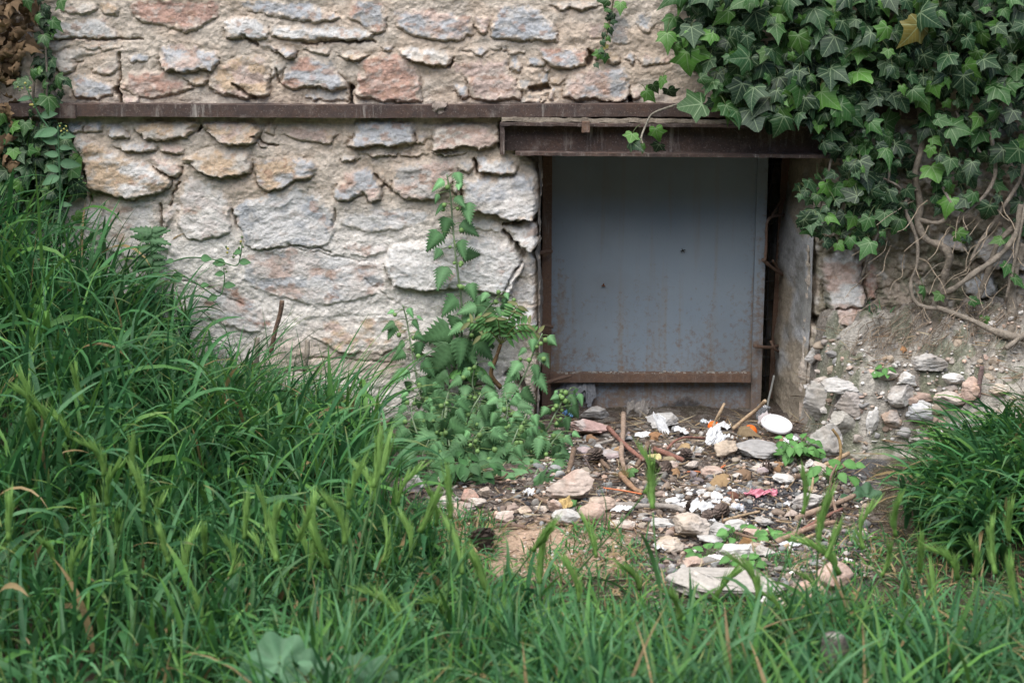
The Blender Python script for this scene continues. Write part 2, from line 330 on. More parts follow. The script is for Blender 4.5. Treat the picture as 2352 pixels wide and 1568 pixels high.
# ------------------------------------------------------------------ the rubble wall, stone by stone
PALW = {'g': (.45, .46, .475), 'p': (.56, .43, .37), 'r': (.50, .315, .25), 'o': (.56, .42, .29), 'c': (.58, .53, .465), 'w': (.64, .625, .60), 'n': (.45, .43, .405)}
REG = {'A': (0, 0, .3086), 'B': (544.4, 0, .3086), 'C': (1028.4, 0, .3086), 'E': (121, 363, .3086), 'F': (665.4, 363, .3086), 'D': (1572.9, 0, .3858), 'H': (1754.4, 484, .3473)}
STONES = """
A w 6 150,240 330,180 800,110 830,200 905,290 700,295 130,295
A r 10 960,0 1650,0 1620,130 1500,210 1380,250 1250,200 1050,170 980,90
A o 10 740,10 860,20 900,90 870,130 780,110 730,60
A c 8 380,30 700,10 740,50 700,100 560,110 470,90
B w 14 -84,150 0,120 100,125 235,185 225,285 -80,285
B w 14 255,180 400,190 560,185 720,185 950,195 1020,240 1000,285 920,305 700,295 500,300 265,275
B g 10 20,0 540,0 620,60 780,120 700,170 520,160 300,130 150,100 60,70
A c 8 130,300 870,310 900,340 830,370 700,370 520,340 420,390 200,330
A c 14 430,385 560,340 720,370 770,390 640,420 560,470 540,540 450,550 380,470
A cp 10 680,480 860,450 900,470 860,540 780,570 700,530
A g 14 545,570 640,560 800,600 860,640 840,700 700,740 560,720 540,650
A g 8 965,385 1110,400 1120,430 1040,470 970,465
A gp 20 1200,350 1290,320 1450,345 1540,375 1630,380 1620,480 1590,540 1500,510 1380,540 1210,520 1180,440
A rp 12 945,540 1100,510 1220,540 1360,590 1400,630 1460,660 1300,700 1120,740 1050,720 910,665 930,600
A o 14 1370,580 1450,545 1540,570 1530,630 1440,640
A p 12 880,700 950,690 1035,705 1035,765 910,768
B op 16 -110,460 30,420 200,400 240,500 250,640 230,710 60,730 -120,700 -220,650 -200,540
B c 10 255,430 370,470 340,540 255,580
B g 26 160,305 300,325 430,350 430,430 395,445 270,380 165,340
B c 12 480,350 650,345 690,370 680,400 600,400 520,375
B co 18 700,380 860,370 990,405 900,455 790,430
B rg 16 440,420 560,400 720,470 790,590 850,640 700,680 560,640 420,670 320,620 360,540
B gn 8 600,660 820,690 820,750 700,755 590,750
B g 12 500,700 580,690 605,740 510,745
B o 22 835,640 865,640 865,750 830,750
B pr 14 1040,390 1190,400 1310,480 1360,510 1370,640 1370,755 1060,755 890,720 880,670 910,560 920,470
B wc 24 1180,360 1330,345 1570,360 1600,440 1560,490 1480,490 1300,460 1230,430
B cg 10 1070,330 1170,340 1160,380 1080,375
B g 16 1590,605 1700,630 1730,700 1670,740 1630,700
C p 14 40,460 300,440 450,440 470,540 510,600 540,680 560,730 380,745 180,735 150,640 120,570 50,530
B gr 10 850,0 1100,0 1110,150 1100,240 1040,260 930,190 830,130
B gp 12 1140,80 1300,60 1560,70 1740,120 1760,260 1640,310 1480,300 1300,260 1200,200
B p 14 1760,110 1890,120 1880,200 1830,270 1760,200
C g 12 330,150 370,50 500,30 680,60 740,140 830,250 820,310 700,310 500,300 320,280
C c 14 720,0 1140,0 1150,40 1000,80 920,60 830,90 780,40
C n 5 1200,90 1280,70 1350,150 1350,330 1210,340 1180,220
C g 8 1400,110 1500,90 1550,160 1510,250 1460,240 1400,180
C p 6 1000,170 1150,170 1180,230 1160,300 1060,280
C rg 18 650,350 800,330 950,350 1045,370 1030,480 900,510 760,490 690,420
C gp 12 110,360 200,340 300,340 300,380 250,415 200,390
C c 8 320,340 440,350 430,380 320,375
C o 8 440,350 580,370 570,400 450,410
C g 9 590,420 690,410 725,450 690,500 590,500
C g 12 460,420 520,415 550,500 520,540 470,510
C g 9 700,500 770,495 760,540 710,540
C g 9 680,545 740,545 750,610 710,645 680,600
C o 10 760,580 890,530 870,600 840,635 770,620
C n 12 515,600 610,590 640,650 580,680 520,660
C pg 18 870,600 980,520 1100,490 1330,500 1350,600 1350,700 1280,770 1100,740 960,750 860,720
C g 12 760,640 785,640 790,740 750,740
C c 10 550,720 680,700 680,760 545,762
C o 10 690,710 740,730 730,760 685,760
C o 12 1150,380 1250,380 1280,460 1230,480 1160,450
C n 12 1060,360 1120,360 1140,420 1090,440
C g 14 1310,420 1390,390 1400,450 1380,485
C np 10 1400,400 1680,400 1650,470 1450,490
C p 14 1360,650 1440,620 1440,720 1370,750
A g 12 470,895 625,885 625,980 470,985
A g 12 632,885 770,885 765,980 635,988
A gw 14 785,930 860,910 920,940 975,1020 840,1030
A oc 20 1030,900 1150,875 1460,875 1500,930 1430,980 1390,1025 1220,1045 1080,1035 1010,960
A op 24 1510,890 1600,870 1880,875 1950,960 1910,1060 1850,1080 1640,1070 1560,990 1500,950
A gw 18 830,1065 1000,1045 1150,1055 1175,1110 1040,1135 930,1125
A p 14 1180,1065 1380,1065 1370,1130 1310,1150 1200,1130
A pw 22 1100,1145 1220,1150 1350,1220 1360,1290 1310,1330 1210,1280 1095,1200
A wo 26 550,1010 660,1020 850,1120 1080,1200 1280,1330 1270,1390 1180,1440 980,1480 800,1440 700,1420 650,1370 640,1270 590,1170 545,1090
A oc 24 1370,1150 1600,1090 1870,1120 1880,1200 1860,1290 1700,1320 1640,1330 1520,1290 1440,1250 1350,1190
E c 14 230,340 560,320 770,340 800,470 800,650 700,740 560,740 230,600
E p 16 820,400 930,300 940,380 900,420 840,520 800,450
E pc 18 960,200 1030,130 1150,160 1280,260 1330,300 1320,420 1330,550 1180,610 1000,600 930,500 940,330
F g 16 -434,390 -364,310 -264,290 -60,235 60,200 230,270 330,400 340,520 300,640 220,660 0,640 -190,690 -330,660 -360,540 -420,460
B go 18 120,1170 300,1155 560,1180 620,1230 560,1320 440,1340 330,1400 230,1430 150,1350 130,1260
B g 24 880,900 1000,870 1310,880 1330,980 1320,1060 1180,1095 1060,1080 870,1105 820,1080 870,1010
B n 12 1330,1000 1400,980 1440,1010 1400,1075 1330,1070
B cp 24 1460,930 1700,885 1850,930 1950,980 1960,1050 1900,1090 1800,1115 1700,1080 1580,1110 1450,1120 1450,1000
B gc 8 430,880 680,870 650,900 500,900
B o 10 190,890 300,890 270,1000 200,980
B op 10 330,930 600,920 770,980 700,1080 500,1050 350,1000
B g 12 160,1050 250,1045 230,1095 180,1090
B wc 16 790,1150 930,1155 860,1205 785,1210
B c 14 940,1130 1200,1125 1190,1160 1000,1165
B c 12 1205,1125 1430,1140 1420,1160 1220,1150
B c 14 1450,1125 1700,1120 1680,1145 1480,1155
B gp 18 780,1270 980,1230 1030,1280 1080,1400 1080,1490 1000,1500 940,1440 860,1480 740,1490 720,1420 780,1340
B o 12 1040,1270 1100,1290 1110,1370 1060,1390
B pn 18 1160,1220 1400,1190 1640,1190 1640,1300 1540,1430 1480,1490 1240,1480 1160,1400
C n 18 80,1180 200,1175 190,1250 150,1290 80,1270
C wg 28 210,1165 450,1165 515,1190 510,1280 390,1305 280,1290 210,1275
C c 16 50,1300 105,1310 100,1400 60,1470 30,1430
C ng 38 110,1340 220,1300 400,1300 540,1270 620,1300 690,1440 680,1560 640,1630 480,1640 300,1580 110,1560
C n 2 530,1150 670,1160 690,1210 640,1280 570,1230
F gw 12 370,420 680,360 900,370 1040,400 1040,480 900,510 700,550 500,540 380,500
F w 16 1280,430 1480,440 1600,510 1590,550 1480,540 1300,520
F wg 20 1350,550 1480,570 1540,600 1520,630 1400,590
F w 42 1610,490 1850,480 1860,560 1850,680 1780,700 1720,660 1610,540
F w 26 1000,590 1230,560 1500,590 1680,630 1760,770 1740,840 1680,900 1640,1010 1500,1000 1300,960 1000,980 760,950 700,760 740,640
F n 12 1770,720 1840,700 1840,860 1780,890 1720,870
F n 12 1660,930 1750,900 1850,960 1840,1090 1700,1080 1640,1020
F w 22 1640,1110 1840,1100 1860,1240 1640,1290 1480,1250
F gp 12 -330,700 0,660 300,700 480,740 700,760 720,960 560,1050 200,1100 -200,1000 -350,900
F po 16 100,1200 400,1180 800,1180 880,1260 860,1380 700,1450 400,1450 150,1330
F gr 12 -700,900 -400,960 -200,1100 -100,1250 -300,1300 -600,1200
F oc 22 900,1250 1300,1230 1320,1400 1100,1480 900,1420
F p 12 330,640 640,630 740,660 680,720 560,740 450,710
H pw 52 370,310 600,240 640,340 650,540 640,680 550,740 440,720 420,650 400,500 360,400
H r 16 660,310 750,380 740,560 660,600 655,450
H n 26 1150,140 1310,150 1330,260 1270,260 1180,230 1140,190
H g 20 1320,460 1440,390 1530,450 1540,540 1420,580 1330,540
H n 30 1400,200 1560,120 1700,150 1720,400 1500,380 1380,300
D wg 14 190,400 240,300 320,340 310,430 260,445
D c 8 320,330 560,400 540,470 320,440
"""
stones = []
for ln in STONES.strip().splitlines():
    r, c, pr, *pp = ln.split(); ox, oy, s = REG[r]
    q = np.array([[float(a) for a in k.split(',')] for k in pp]) * s + [ox, oy]
    stones.append((c, float(pr), q))
# dark joints and holes between stones: (half width, depth mm, points)
CREV = [(5, 60, [(272, 203), (279, 240)]), (4, 60, [(808, 196), (806, 243)]), (6, 50, [(1358, 118), (1352, 148)]), (5, 60, [(1446, 222), (1450, 245)]),
        (7, 45, [(1220, 205), (1255, 200)]), (4, 30, [(1030, 150), (1040, 142)]), (4, 45, [(462, 290), (455, 300)]), (3, 30, [(165, 320), (210, 460)]),
        (4, 40, [(1150, 285), (1152, 345)]), (4, 35, [(1088, 365), (1096, 400)]), (3.5, 30, [(1058, 405), (1060, 460)]), (3, 40, [(1160, 512), (1238, 508)]), (5, 40, [(1160, 530), (1185, 560), (1205, 585)]),
        (3, 22, [(415, 420), (395, 450), (390, 470)]), (3, 25, [(368, 470), (372, 530), (365, 560)]), (2.5, 18, [(530, 480), (545, 520)]), (2.2, 10, [(610, 575), (680, 560), (760, 575)]),
        (2.5, 16, [(770, 480), (765, 520)]), (2, 6, [(665, 563), (780, 590), (840, 600)]), (3, 22, [(1150, 700), (1170, 640), (1200, 600)]), (4, 40, [(1160, 860), (1190, 840)]), (10, 70, [(1185, 870), (1200, 890)]),
        (3, 20, [(580, 310), (600, 325), (640, 335)]), (3, 20, [(700, 100), (860, 95)]), (2, 15, [(130, 90), (330, 90)]), (3, 25, [(535, 190), (590, 230)]), (3, 22, [(635, 160), (640, 190)]),
        (14, 80, [(1872, 738), (1900, 748)]), (5, 30, [(1868, 560), (1875, 640), (1865, 720)]), (2.5, 18, [(1980, 600), (1985, 700)]), (3, 18, [(1915, 700), (1980, 695)]), (5, 25, [(560, 80), (590, 100)]), (3, 22, [(275, 120), (276, 200)]),
        (3, 24, [(1590, 480 - 330), (1600, 170)]), (2, 8, [(400, 640), (480, 660), (560, 700)]), (2, 6, [(840, 640), (900, 690), (930, 705)]), (3, 20, [(860, 400), (900, 440)]), (2.2, 10, [(600, 860), (700, 850)]), (2, 7, [(700, 820), (900, 830)])]
OPL = [(300, 1192), (352, 1190), (357, 1215), (375, 1236), (400, 1240), (430, 1242), (480, 1238), (508, 1236), (520, 1240), (560, 1238), (580, 1230), (600, 1236), (700, 1238), (790, 1238), (850, 1239), (900, 1236), (980, 1232), (1100, 1232)]
OPR = [(300, 1900), (360, 1898), (450, 1886), (520, 1866), (600, 1862), (700, 1860), (760, 1856), (830, 1850), (900, 1846), (1100, 1846)]
def opl(v): a = np.array(OPL); return np.interp(v, a[:, 0], a[:, 1])
def opr(v): a = np.array(OPR); return np.interp(v, a[:, 0], a[:, 1])
OPTOP = 352
def palette_mix(code, u, v, seed):
    base = np.array(PALW[code[0]]); alt = np.array(PALW[code[1]]) if len(code) > 1 else base * np.array([.93, .95, .97])
    m = S((fbm(u / 38, v / 22, 4, seed) - .40) / .18)[:, None]
    c = base * (1 - m) + alt * m
    b = S((fbm(u / 16, v / 12, 3, seed + 4) - .58) / .12)[:, None]           # lime film and rusty blotches
    c = c * (1 - .55 * b) + np.array([.54, .50, .45]) * .55 * b
    r = S((fbm(u / 22, v / 14, 3, seed + 9) - .62) / .08)[:, None] * (.6 if code[0] in 'gwcpr' else .3)
    c = c * (1 - r) + np.array([.38, .23, .16]) * r
    return c * (.82 + .36 * fbm(u / 5, v / 4, 3, seed + 2))[:, None]
def build_wall():
    fx = np.arange(-1.24, 1.24, .0026); cx = np.arange(1.26, 1.8, .012); X = np.concatenate([-cx[::-1], fx, cx, np.arange(1.85, 4, .06)]); X = np.concatenate([np.arange(-4, -1.8, .06), X])
    Z = np.concatenate([np.arange(-.14, 1.04, .0026), np.arange(1.05, 1.4, .012), np.arange(1.45, 3.0, .05)])
    XX, ZZ = np.meshgrid(X, Z, indexing='ij'); x = XX.ravel(); z = ZZ.ravel()
    u, v, _ = proj(x, 0 * x, z)
    wob = (fbm(u / 13, v / 13, 3, 21) - .5) * 13; wob2 = (fbm(u / 13, v / 13, 3, 22) - .5) * 13
    uu = u + wob; vv = v + wob2
    # mortar
    h = 5 + (fbm(u / 60, v / 45, 3, 1) - .5) * 14 + (fbm(u / 17, v / 12, 4, 2) - .5) * 7 + (fbm(u / 4.5, v / 3.5, 3, 3) - .5) * 2.5
    mc = np.array([.64, .555, .465]); m2 = np.array([.64, .525, .42])
    k = S((fbm(u / 90, v / 60, 3, 5) - .4) / .2)[:, None]; col = mc * (1 - k) + m2 * k
    k = S((v - 430) / 150)[:, None] * S((1250 - u) / 100)[:, None]; col = col * (1 - .75 * k) + np.array([.76, .735, .695]) * .85 * k
    col = col * (.72 + .56 * fbm(u / 7, v / 6, 4, 6))[:, None]
    os_ = (S((v - 740) / 70) * S((900 - v) / 60) * S((u - 560) / 80) * S((960 - u) / 60) * (.4 + .6 * fbm(u / 40, v / 15, 3, 8)))[:, None] * .7; col = col * (1 - os_) + np.array([.58, .40, .29]) * os_
    # damp, earthy render right of the opening
    e = S((u - 1560) / 220) * 0 + S((u - 1845) / 40) * S((v - 180) / 150) + S((u - 1960) / 150) * S((230 - v) / 100)
    e = np.clip(e, 0, 1)[:, None]
    ea = np.array([.46, .385, .31]); eb = np.array([.30, .265, .20]); ec = np.array([.52, .49, .44])
    q = S((fbm(u / 45, v / 45, 4, 31) - .42) / .14)[:, None]; q2 = S((fbm(u / 25, v / 30, 4, 33) - .56) / .1)[:, None]
    ee = (ea * (1 - q) + eb * q) * (1 - q2) + ec * q2
    mo = S((fbm(u / 30, v / 40, 4, 35) - .55) / .1)[:, None]; ee = ee * (1 - .6 * mo) + np.array([.13, .15, .09]) * .6 * mo
    ee = ee * (.65 + .7 * fbm(u / 6, v / 6, 4, 36))[:, None]
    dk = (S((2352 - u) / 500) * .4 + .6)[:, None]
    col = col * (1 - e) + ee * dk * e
    h = h + e[:, 0] * ((fbm(u / 34, v / 28, 4, 37) - .5) * 34 + np.abs(fbm(u / 16, v / 14, 3, 39) - .5) * -22 + 3)
    low = S((v - 560) / 260) * S((u - 1850) / 60); h = h + low * 18
    sid = np.full(len(x), -1); base = h.copy()
    def apply(k, code, pr, sd_, cu, cv, hu, hv, mask):
        i = mask; d = sd_[i] + (fbm(u[i] / 6, v[i] / 6, 2, 40 + k % 7) - .5) * 4
        uu_, vv_ = u[i], v[i]; R = np.random.default_rng(k + 5)
        if cv > 440 and cu < 1250 and pr < 21: pr *= .62
        a = R.uniform(-.35, .35); ra = np.cos(a) * uu_ + np.sin(a) * vv_; rb = -np.sin(a) * uu_ + np.cos(a) * vv_
        st = np.abs(fbm(ra / 60, rb / 30, 3, 50 + k) - .5) * -13 + 2.5 + np.abs(fbm(ra / 26, rb / 9, 4, 150 + k) - .5) * -5
        fac = (n2(ra / 42, rb / 30, 70 + k) - .5) * 8
        fine = (fbm(uu_ / 6, vv_ / 4, 3, 80 + k % 11) - .5) * 3
        tilt = ((vv_ - cv) / max(hv, 6)) * (pr * .33 + 1) + ((uu_ - cu) / max(hu, 6)) * R.uniform(-.2, .2) * pr
        edge = S(d / np.where(vv_ > cv, 5., 16.)) ** .8
        amp = min(1, .35 + pr / 22)
        hh = base[i] * (1 - edge * .8) + edge * (pr * .8 + tilt + (st + fac) * amp * min(1, min(hu, hv) / 22) + fine)
        ins = d > 0
        out = (~ins) & (d > -7) & (sid[i] < 0)
        h[i] = np.where(ins, hh, h[i]); 
        h[i] = np.where(out, h[i] - min(pr, 20) * (np.where(vv_ > cv, .38, .05) if not (cv > 440 and cu < 1250 and pr < 14) else .08) * (1 + d / 7.), h[i])
        c = palette_mix(code, uu_, vv_, 90 + k); ce = (S((d + (fbm(uu_ / 9, vv_ / 9, 3, 12) - .5) * 26 - 2) / 9.) * .85 + .1)[:, None]
        if cv > 440 and cu < 1250: lm = (S((fbm(uu_ / 40, vv_ / 30, 4, 7) - .38) / .16) * .68)[:, None]; c = c * (1 - lm) + np.array([.76, .735, .70]) * lm
        col[i] = np.where(ins[:, None], c * ce + col[i] * (1 - ce), col[i])
        s_ = sid[i]; s_[ins] = k; sid[i] = s_
    for k, (code, pr, q) in enumerate(stones):
        lo = q.min(0); hi = q.max(0)
        i = np.where((u > lo[0] - 20) & (u < hi[0] + 20) & (v > lo[1] - 20) & (v < hi[1] + 20))[0]
        sdv = np.zeros(len(x)); sdv[i] = poly_sd(uu[i], vv[i], q)
        apply(k, code, pr, sdv, (lo[0] + hi[0]) / 2, (lo[1] + hi[1]) / 2, (hi[0] - lo[0]) / 2, (hi[1] - lo[1]) / 2, i)
    nst = len(stones)
    # the stones beyond the frame (jittered cells)
    i = np.where((u < -25) | (u > 2385) | (v < -18))[0]
    if len(i):
        cw, ch = 150., 95.; gx = uu[i] / cw; gy = vv[i] / ch; bx = np.floor(gx).astype(int); by = np.floor(gy).astype(int)
        f1 = np.full(len(i), 9.); f2 = np.full(len(i), 9.); idc = np.zeros(len(i), int)
        for ax in (-1, 0, 1):
            for ay in (-1, 0, 1):
                cx_, cy_ = bx + ax, by + ay
                jx = _T2[cx_ & 255, cy_ & 255]; jy = _T2[(cx_ + 99) & 255, (cy_ + 55) & 255]
                dd = np.hypot(cx_ + jx - gx, cy_ + jy - gy); idn = (cx_ & 15) * 16 + (cy_ & 15)
                c = dd < f1; f2 = np.where(c, f1, np.minimum(f2, dd)); idc = np.where(c, idn, idc); f1 = np.where(c, dd, f1)
        edge = S((f2 - f1 - .08) / .12); codes = ['g', 'p', 'c', 'o', 'gp', 'rg', 'w', 'n']
        st = 12 + np.abs(fbm(u[i] / 34, v[i] / 9, 4, 50) - .5) * -26
        h[i] = base[i] * (1 - edge) + edge * st; sid[i] = np.where(edge > .02, 900, -1)
        cc = np.zeros((len(i), 3))
        for j, cd in enumerate(codes):
            mm = (idc % 8) == j; 
            if mm.any(): cc[mm] = palette_mix(cd, u[i][mm], v[i][mm], 300 + j)
        col[i] = cc * edge[:, None] + col[i] * (1 - edge[:, None])
    for hw, dp, pts in CREV:
        pts = np.array(pts, float); d = np.full(len(x), 1e9)
        lo = pts.min(0) - 30; hi = pts.max(0) + 30; i = np.where((u > lo[0]) & (u < hi[0]) & (v > lo[1]) & (v < hi[1]))[0]
        for a, b in zip(pts[:-1], pts[1:]):
            e_ = b - a; t = np.clip(((uu[i] - a[0]) * e_[0] + (vv[i] - a[1]) * e_[1]) / (e_ @ e_ + 1e-9), 0, 1)
            d[i] = np.minimum(d[i], np.hypot(uu[i] - a[0] - e_[0] * t, vv[i] - a[1] - e_[1] * t))
        h -= dp * .8 * (1 - S(d / hw - .35))
    h = h + (fbm(u / 3.2, v / 2.6, 2, 61) - .5) * 1.2
    y = -h / 1000.
    # opening: round the arris over, push the rim back, drop what lies inside
    ol = opl(v) + (fbm(v / 9, v * 0 + 1, 3, 14) - .5) * 9; orr = opr(v) + (fbm(v / 22, v * 0 + 4, 4, 15) - .5) * 16
    din = np.minimum(np.minimum(u - ol, orr - u), v - OPTOP)
    near = S(1 + din / 22.) * (u < 1900) ; y = np.where((din <= 0) & (din > -22) & (v > OPTOP - 5), y + near ** 3 * .03, y)
    y = np.where(din > 0, y * 0 + np.clip(din / 9., 0, 1) * .03 + .025, y)
    F = gridF(len(X), len(Z)); keep = din[F].max(1) < 5; F = F[keep]
    V = np.stack([x, y, z], 1)
    fs = sid[F].max(1)
    wall = thing('rubble_stone_wall', 'old rubble stone wall of grey, pink and cream stones in crumbling mortar, filling the upper half', 'wall', (0, .2, 0))
    def sub(mask, name, kind=None, mat=M_STONE):
        f = F[mask]; 
        if not len(f): return
        idx, inv = np.unique(f, return_inverse=True); M = Mesh(); M.add(V[idx], inv.reshape(-1, 4), col[idx])
        o = M.build(name, mat, wall)
        if kind: o['kind'] = kind
        return o
    cnt = np.array([np.sum(fs == k) for k in range(nst)]); big = set(np.argsort(-cnt)[:98].tolist())
    sub(fs == -1, 'mortar')
    for k in range(nst):
        if k in big: sub(fs == k, 'stone')
    sub((fs == 900) | ((fs >= 0) & (fs < 900) & ~np.isin(fs, list(big))), 'small_stones', 'stuff')
    # masonry behind the face, and the lintel zone over the opening
    M = Mesh(); c = (.16, .14, .12)
    xl, xr = .040, .740; zt = P(1500, OPTOP, 0)[2]
    for lo, hi in (((-4, .03, -.3), (xl, .42, 3)), ((xr, .03, -.3), (4, .42, 3)), ((xl, .05, zt + .012), (xr, .42, 3))): boxgrid(M, lo, hi, .5, c)
    M.build('wall_core', M_STONE, wall, smooth=False)
    # left reveal: rough stone; right reveal: cement plaster
    def reveal(fn, off, name, colf, amp, sgn, depth):
        ys = np.linspace(.0, depth, 50); zs = np.linspace(-.12, zt + .01, 220)
        Y, Zz = np.meshgrid(ys, zs, indexing='ij'); xo = np.zeros_like(Y)
        uz, vz, _ = proj(.0, 0., zs); xx = (fn(vz) - 1176) / FPX * proj(0, 0, zs)[2]
        xo = xx[None] + off + 0 * Y; p = np.stack([Y.ravel() * 1, Zz.ravel()], 1)
        dx = (fbm(p[:, 0] * 7 + 3, p[:, 1] * 14, 5, 44) - .5) * amp * 3.2 + (fbm(p[:, 0] * 120, p[:, 1] * 120, 3, 45) - .5) * .004
        taper = S(Y.ravel() / .05)
        Vv = np.stack([xo.ravel() + sgn * (Y.ravel() / depth) * (.018 if sgn > 0 else .05) + dx * taper, Y.ravel(), Zz.ravel()], 1)
        M = Mesh(); Fq = gridF(50, 220); M.add(Vv, Fq if sgn < 0 else Fq[:, ::-1], colf(Vv)); M.build(name, M_STONE, wall)
    def cl(V_): return np.array([.36, .33, .30]) * (.6 + .7 * fbm(V_[:, 1] * 30, V_[:, 2] * 30, 4, 2))[:, None]
    def cr(V_):
        a = np.array([.52, .52, .515]); b = np.array([.46, .39, .30]); q = S((fbm(V_[:, 1] * 4, V_[:, 2] * 8, 5, 47) - .42) / .15)[:, None]
        c = a * (1 - q) + b * q; w = S((fbm(V_[:, 1] * 7, V_[:, 2] * 16, 5, 48) - .56) / .1)[:, None]; c = c * (1 - .5 * w) + np.array([.16, .15, .11]) * .5 * w
        return c * (.75 + .5 * fbm(V_[:, 1] * 22, V_[:, 2] * 60, 4, 49))[:, None]
    reveal(opl, -.001, 'stone_reveal', cl, .006, 1, .42)
    reveal(opr, .004, 'plaster_reveal', cr, .006, -1, .42)
    return wall
WALL = build_wall()
# dark cellar behind the opening
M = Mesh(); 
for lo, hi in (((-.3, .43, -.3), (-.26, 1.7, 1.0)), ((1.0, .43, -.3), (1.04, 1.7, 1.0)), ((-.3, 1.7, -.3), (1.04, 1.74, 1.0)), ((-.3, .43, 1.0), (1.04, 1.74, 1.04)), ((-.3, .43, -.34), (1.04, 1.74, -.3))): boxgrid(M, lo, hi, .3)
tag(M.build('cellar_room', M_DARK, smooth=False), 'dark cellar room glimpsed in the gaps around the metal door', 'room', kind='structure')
# ------------------------------------------------------------------ ground sheet
def build_ground():
    X = np.concatenate([-np.geomspace(1.5, 80, 40)[::-1], np.arange(-1.48, 1.48, .0045), np.geomspace(1.5, 80, 40)])
    Y = np.concatenate([-np.geomspace(2.1, 80, 40)[::-1], np.arange(-2.08, .44, .0045)])
    XX, YY = np.meshgrid(X, Y, indexing='ij'); x, y = XX.ravel(), YY.ravel(); z = H(x, y)
    u, v, _ = proj(x, y, z); u = np.where(y > -3, u, 0); v = np.where(y > -3, v, 3000)
    wu = u + (fbm(x * 25, y * 25, 3, 71) - .5) * 90; wv = v + (fbm(x * 25, y * 25, 3, 72) - .5) * 60
    n = lambda s, f=20, o=4: fbm(x * f, y * f, o, s)
    col = np.array([.07, .06, .04]) * (.6 + .8 * n(73, 40))[:, None]; col = col + (S((n(74, 60) - .55) / .1) * .05)[:, None] * np.array([1, .85, .6])
    def lay(poly, c, s=60., k=1.):
        nonlocal col
        m = (S(poly_sd(wu, wv, poly) / s + .5) * k)[:, None]; col = col * (1 - m) + c * m
    deb = np.array([.125, .10, .085]) * (.45 + 1.1 * n(75, 70))[:, None]
    ash = S((n(76, 55) - .5) / .12)[:, None]; deb = deb * (1 - .5 * ash) + np.array([.30, .28, .25]) * .5 * ash
    lay([(900, 930), (1850, 930), (1900, 1040), (2000, 1120), (2020, 1360), (1500, 1370), (1440, 1250), (980, 1190), (860, 1100)], deb)
    sand = np.array([.50, .36, .26]) * (.7 + .6 * n(77, 90))[:, None]
    lay([(1040, 1195), (1500, 1185), (1440, 1300), (1230, 1350), (1040, 1300)], sand, 30)
    lay([(960, 1170), (1130, 1190), (1100, 1230), (960, 1210)], np.array([.34, .27, .18]) * (.7 + .6 * n(78, 90))[:, None], 30, .7)
    dust = np.array([.33, .31, .285]) * (.7 + .6 * n(79, 90))[:, None]
    lay([(1650, 1030), (1830, 1030), (1810, 1085), (1690, 1095)], dust, 30, .9)
    coal = np.array([.055, .058, .066]) * (.5 + 1.1 * n(80, 120))[:, None]
    lay([(1640, 1120), (1870, 1085), (1930, 1140), (1860, 1200), (1640, 1200)], coal, 30, .95)
    lay([(1860, 1220), (2000, 1210), (2000, 1330), (1880, 1340)], coal, 30, .85)
    lay([(1960, 1000), (2060, 990), (2000, 1120), (1900, 1130)], coal * 2, 30, .6)
    lay([(1500, 1290), (1900, 1290), (1900, 1400), (1500, 1380)], deb * 1.3, 40, .6)
    lg = S((x - ledge_x(y) + .015) / .02) * S((y + .36 + .25 * S((x - .85) / .3)) / .04) * S((y + 2) * 9)
    ld = np.array([.44, .41, .36]) * (.4 + 1.2 * n(81, 70))[:, None]
    q = S((n(82, 16) - .45) / .14)[:, None]; ld = ld * (1 - .6 * q) + np.array([.23, .195, .16]) * .6 * q
    mo = S((n(83, 26) - .52) / .1)[:, None]; ld = ld * (1 - .65 * mo) + np.array([.14, .165, .095]) * .65 * mo
    bk = (S((y + .16) / .14) * S((x - .78) / .1))[:, None]; ld = ld * (1 - .45 * bk) + np.array([.22, .18, .145]) * .45 * bk
    lg = lg[:, None]; col = col * (1 - lg) + ld * lg
    M = Mesh(); M.add(np.stack([x, y, z], 1), gridF(len(X), len(Y)), col)
    tag(M.build('ground', M_SOIL, loc=(0, 0, 0)), kind='structure')
build_ground()
# ------------------------------------------------------------------ iron band and lintel beam
def strap():
    t = thing('iron_band', 'long flat rusty iron band running across the stone wall above the opening', 'iron band', (P(100, 255, 0)[0], -.03, P(100, 255, 0)[2]))
    def tfb(V): V = V.copy(); V[:, 2] += .0015 * np.sin(V[:, 0] * 5) - .004 * S((V[:, 0] - .2) / 1.); return V
    zc = P(700, 255, -.035)[2]
    M = Mesh(); boxgrid(M, (-1.02, -.036, zc - .0138), (.90, .06, zc + .0138), .006, amp=.0012, scale=55, tf=tfb); M.build('strip', M_RUST, t)
    M = Mesh(); boxgrid(M, (-1.7, -.031, zc - .0140), (-1.0, .06, zc + .0135), .006, amp=.0012, scale=55, tf=tfb); M.build('strip', M_RUST, t)
    M = Mesh(); boxgrid(M, (-1.03, -.041, zc - .0155), (-.965, -.03, zc + .015), .005, amp=.0012, scale=55); M.build('splice_plate', M_RUST, t)
    M = Mesh(); boxgrid(M, P(996, 262, -.038) - [0, .002, .003], P(1024, 238, -.038) + [0, .03, 0], .003, (.34, .28, .24), .011, 60); M.build('mortar_lump', M_STONE, t)
strap()
